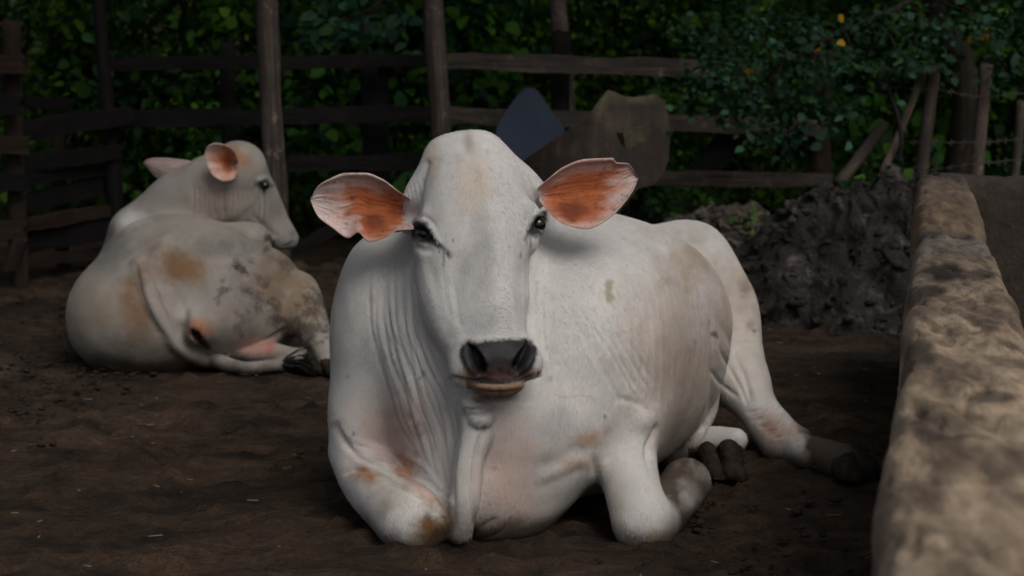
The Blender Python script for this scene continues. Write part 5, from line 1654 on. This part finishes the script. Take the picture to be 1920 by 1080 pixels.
weeds("single bright green seedling on the low manure heap", (1405, 1422), 6.62, 8, 0.030, [(0.05, 0.11, 0.02)], 405, 0.16, "seedling", "seedling", None, 0.16)

# trees whose crowns roof the back of the yard
def tree(label, x, y, trunk, crown, ntw, per, size, cols, seed, group="trees shading the back of the yard"):
    rng = np.random.default_rng(seed)
    root = empty("tree", (x, y, 0), label, "tree", group)
    tr = tube("trunk", curve3(trunk, 26), np.linspace(0.075, 0.035, 26), BARK, root, 10)
    top = np.array(trunk[-1])
    cs = []
    for (cx, cy, cz, rx, ry, rz, w) in crown:
        k = int(ntw * w); off = rng.normal(0, 1, (k, 3)); off /= np.linalg.norm(off, axis=1)[:, None]; off *= rng.random((k, 1))**0.42
        cs.append(np.array([cx, cy, cz]) + off * [rx, ry, rz])
        tube("limb", curve3([np.array(trunk[-2]), (np.array(trunk[-1]) + [cx, cy, cz]) / 2 + rng.normal(0, .1, 3), (cx, cy, cz)], 14), np.linspace(0.032, 0.010, 14), BARK, root, 7)
    C = np.concatenate(cs); C += fbm(C * 1.5, 3, seed)[:, None] * 0.2
    pos, d, up, ln, wd, col = leaf_cloud(rng, C, np.full(len(C), size * 2.4), per, size, cols)
    V, F, c = leaves_mesh(pos, d, up, ln, wd, col)
    tag(make_mesh("crown", V, F, LEAF, root, {"coat": c}), kind="stuff")
    return root, tr
tree("tree with a leaning trunk forking at the top right", 2.15, 8.6,
     [(2.0, 8.6, -.05), P(1812, 210, 8.5), P(1800, 110, 8.5), P(1755, 30, 8.5), (1.75, 8.3, 1.7), (1.5, 7.9, 2.5)],
     [(1.2, 7.4, 2.7, 1.7, 1.5, .8, .6), (2.6, 8.2, 2.5, 1.3, 1.4, .8, .4)], 560, 12, 0.10, GREENS, 501)
tree("tree standing behind the left board fence", -2.3, 9.6,
     [(-2.3, 9.6, -.05), (-2.25, 9.6, 1.0), (-2.1, 9.4, 1.9), (-1.8, 9.0, 2.6)],
     [(-1.7, 8.3, 2.9, 1.8, 1.7, .8, .6), (-3.4, 8.4, 2.7, 1.4, 1.5, .8, .4), (-1.4, 5.0, 2.9, 1.3, 1.5, .5, .35)], 560, 12, 0.10, GREENS, 502)  # last crown lobe is added out of view to shade the far cow
tree("tree hidden among the bushes behind the middle pole", .1, 10.0,
     [(.1, 10, -.05), (.12, 10, 1.0), (.0, 9.8, 2.0), (-.1, 9.5, 2.8)],
     [(-.2, 8.6, 3.0, 1.7, 1.7, .8, .6), (.2, 7.4, 3.1, 1.6, 1.3, .6, .4)], 560, 12, 0.10, GREENS, 503)

# bough of bluish leaves hanging over the fence on the right
rng = np.random.default_rng(88)
bough = empty("leafy_bough", P(1640, 60, 7.3), "bough of bluish green leaves hanging over the right end of the fence", "bough")
tips = []
for (px, py) in [(1300, 165), (1345, 130), (1400, 190), (1425, 235), (1450, 250), (1470, 175), (1500, 215), (1545, 200), (1480, 110), (1420, 80), (1540, 130), (1600, 120), (1690, 120), (1730, 110), (1590, 60), (1680, 50), (1750, 60), (1520, 40), (1450, 30),
                 (1350, 90), (1320, 60), (1570, 215), (1860, 60), (1890, 130), (1870, 30), (1380, 150), (1520, 170)]:
    tips.append(P(px, py, 7.0 + rng.normal(0, .12)))
limb = curve3([P(1800, -90, 7.7), P(1700, 5, 7.5), P(1600, 48, 7.3), P(1500, 92, 7.2), P(1400, 118, 7.15), P(1330, 122, 7.1)], 30)
tube("limb", limb, np.linspace(0.016, 0.004, 30), BARK, bough, 7)
for e in tips:
    i = min(29, max(0, int(np.argmin(np.linalg.norm(limb - e, axis=1))) - 4))
    mid = (limb[i] + e) / 2 + rng.normal(0, .02, 3) + [0, 0, .03]
    tube("twig", curve3([limb[i], mid, e], 10), np.linspace(0.005, 0.002, 10), BARK, bough, 5)
tips = np.array(tips)
sub = np.concatenate([tips + rng.normal(0, .048, tips.shape) * [1.2, 1, .7] for _ in range(8)])
pos, d, up, ln, wd, col = leaf_cloud(rng, sub, np.full(len(sub), 0.065), 12, 0.034, TEAL, 0.25)
V, F, c = leaves_mesh(pos, d, up, ln, wd, col)
tag(make_mesh("foliage", V, F, LEAF, bough, {"coat": c}), kind="stuff")
for q in np.concatenate([tips] * 6):
    leaf_part(bough, q + rng.normal(0, .07, 3) + [0, -.07, 0], rng.normal(0, 1, 3) * [1, .6, .5] + [0, -.2, -.25], np.array([0, -.9, .7]) + rng.normal(0, .35, 3), 0.038 * rng.uniform(.75, 1.3), tuple(np.array(TEAL[rng.integers(0, 3)]) * rng.uniform(.8, 1.5)))
bough2 = empty("leafy_bough", P(660, -40, 7.95), "bough of larger bluish leaves hanging between the two thick poles", "bough")
limb = curve3([P(800, -120, 8.2), P(740, -30, 8.0), P(690, 20, 7.9), P(620, 40, 7.9), P(570, 35, 7.9)], 24)
tube("limb", limb, np.linspace(0.013, 0.004, 24), BARK, bough2, 7)
for (px, py) in [(590, 55), (620, 75), (655, 48), (690, 70), (725, 60), (745, 85), (700, 25), (640, 10), (600, 20), (740, 20)]:
    e = P(px, py, 7.85 + rng.normal(0, .06)); i = int(np.argmin(np.linalg.norm(limb - e, axis=1)))
    tube("twig", curve3([limb[i], (limb[i] + e) / 2 + [0, 0, .015], e], 8), np.linspace(0.004, 0.002, 8), BARK, bough2, 5)
    for q in range(9):
        leaf_part(bough2, e + rng.normal(0, .035, 3), rng.normal(0, 1, 3) * [1, .5, .5] + [0, -.2, -.35], np.array([0, -.8, .8]) + rng.normal(0, .4, 3), 0.068 * rng.uniform(.7, 1.25), tuple(np.array(TEAL[rng.integers(0, 4)]) * rng.uniform(.8, 1.6)))
for (px, py, Y) in [(1395, 138, 6.9), (1585, 80, 6.9), (1538, 95, 6.9), (1838, 72, 7.0), (1846, 46, 7.0), (1572, 28, 6.95), (1815, 80, 7.0)]:
    leaf_part(bough, P(px, py, Y), rng.normal(0, 1, 3) * [1, .5, .6] + [0, 0, -.3], np.array([0, -1, .5]), 0.042, YELLOW)["label"] = "yellowing leaf"
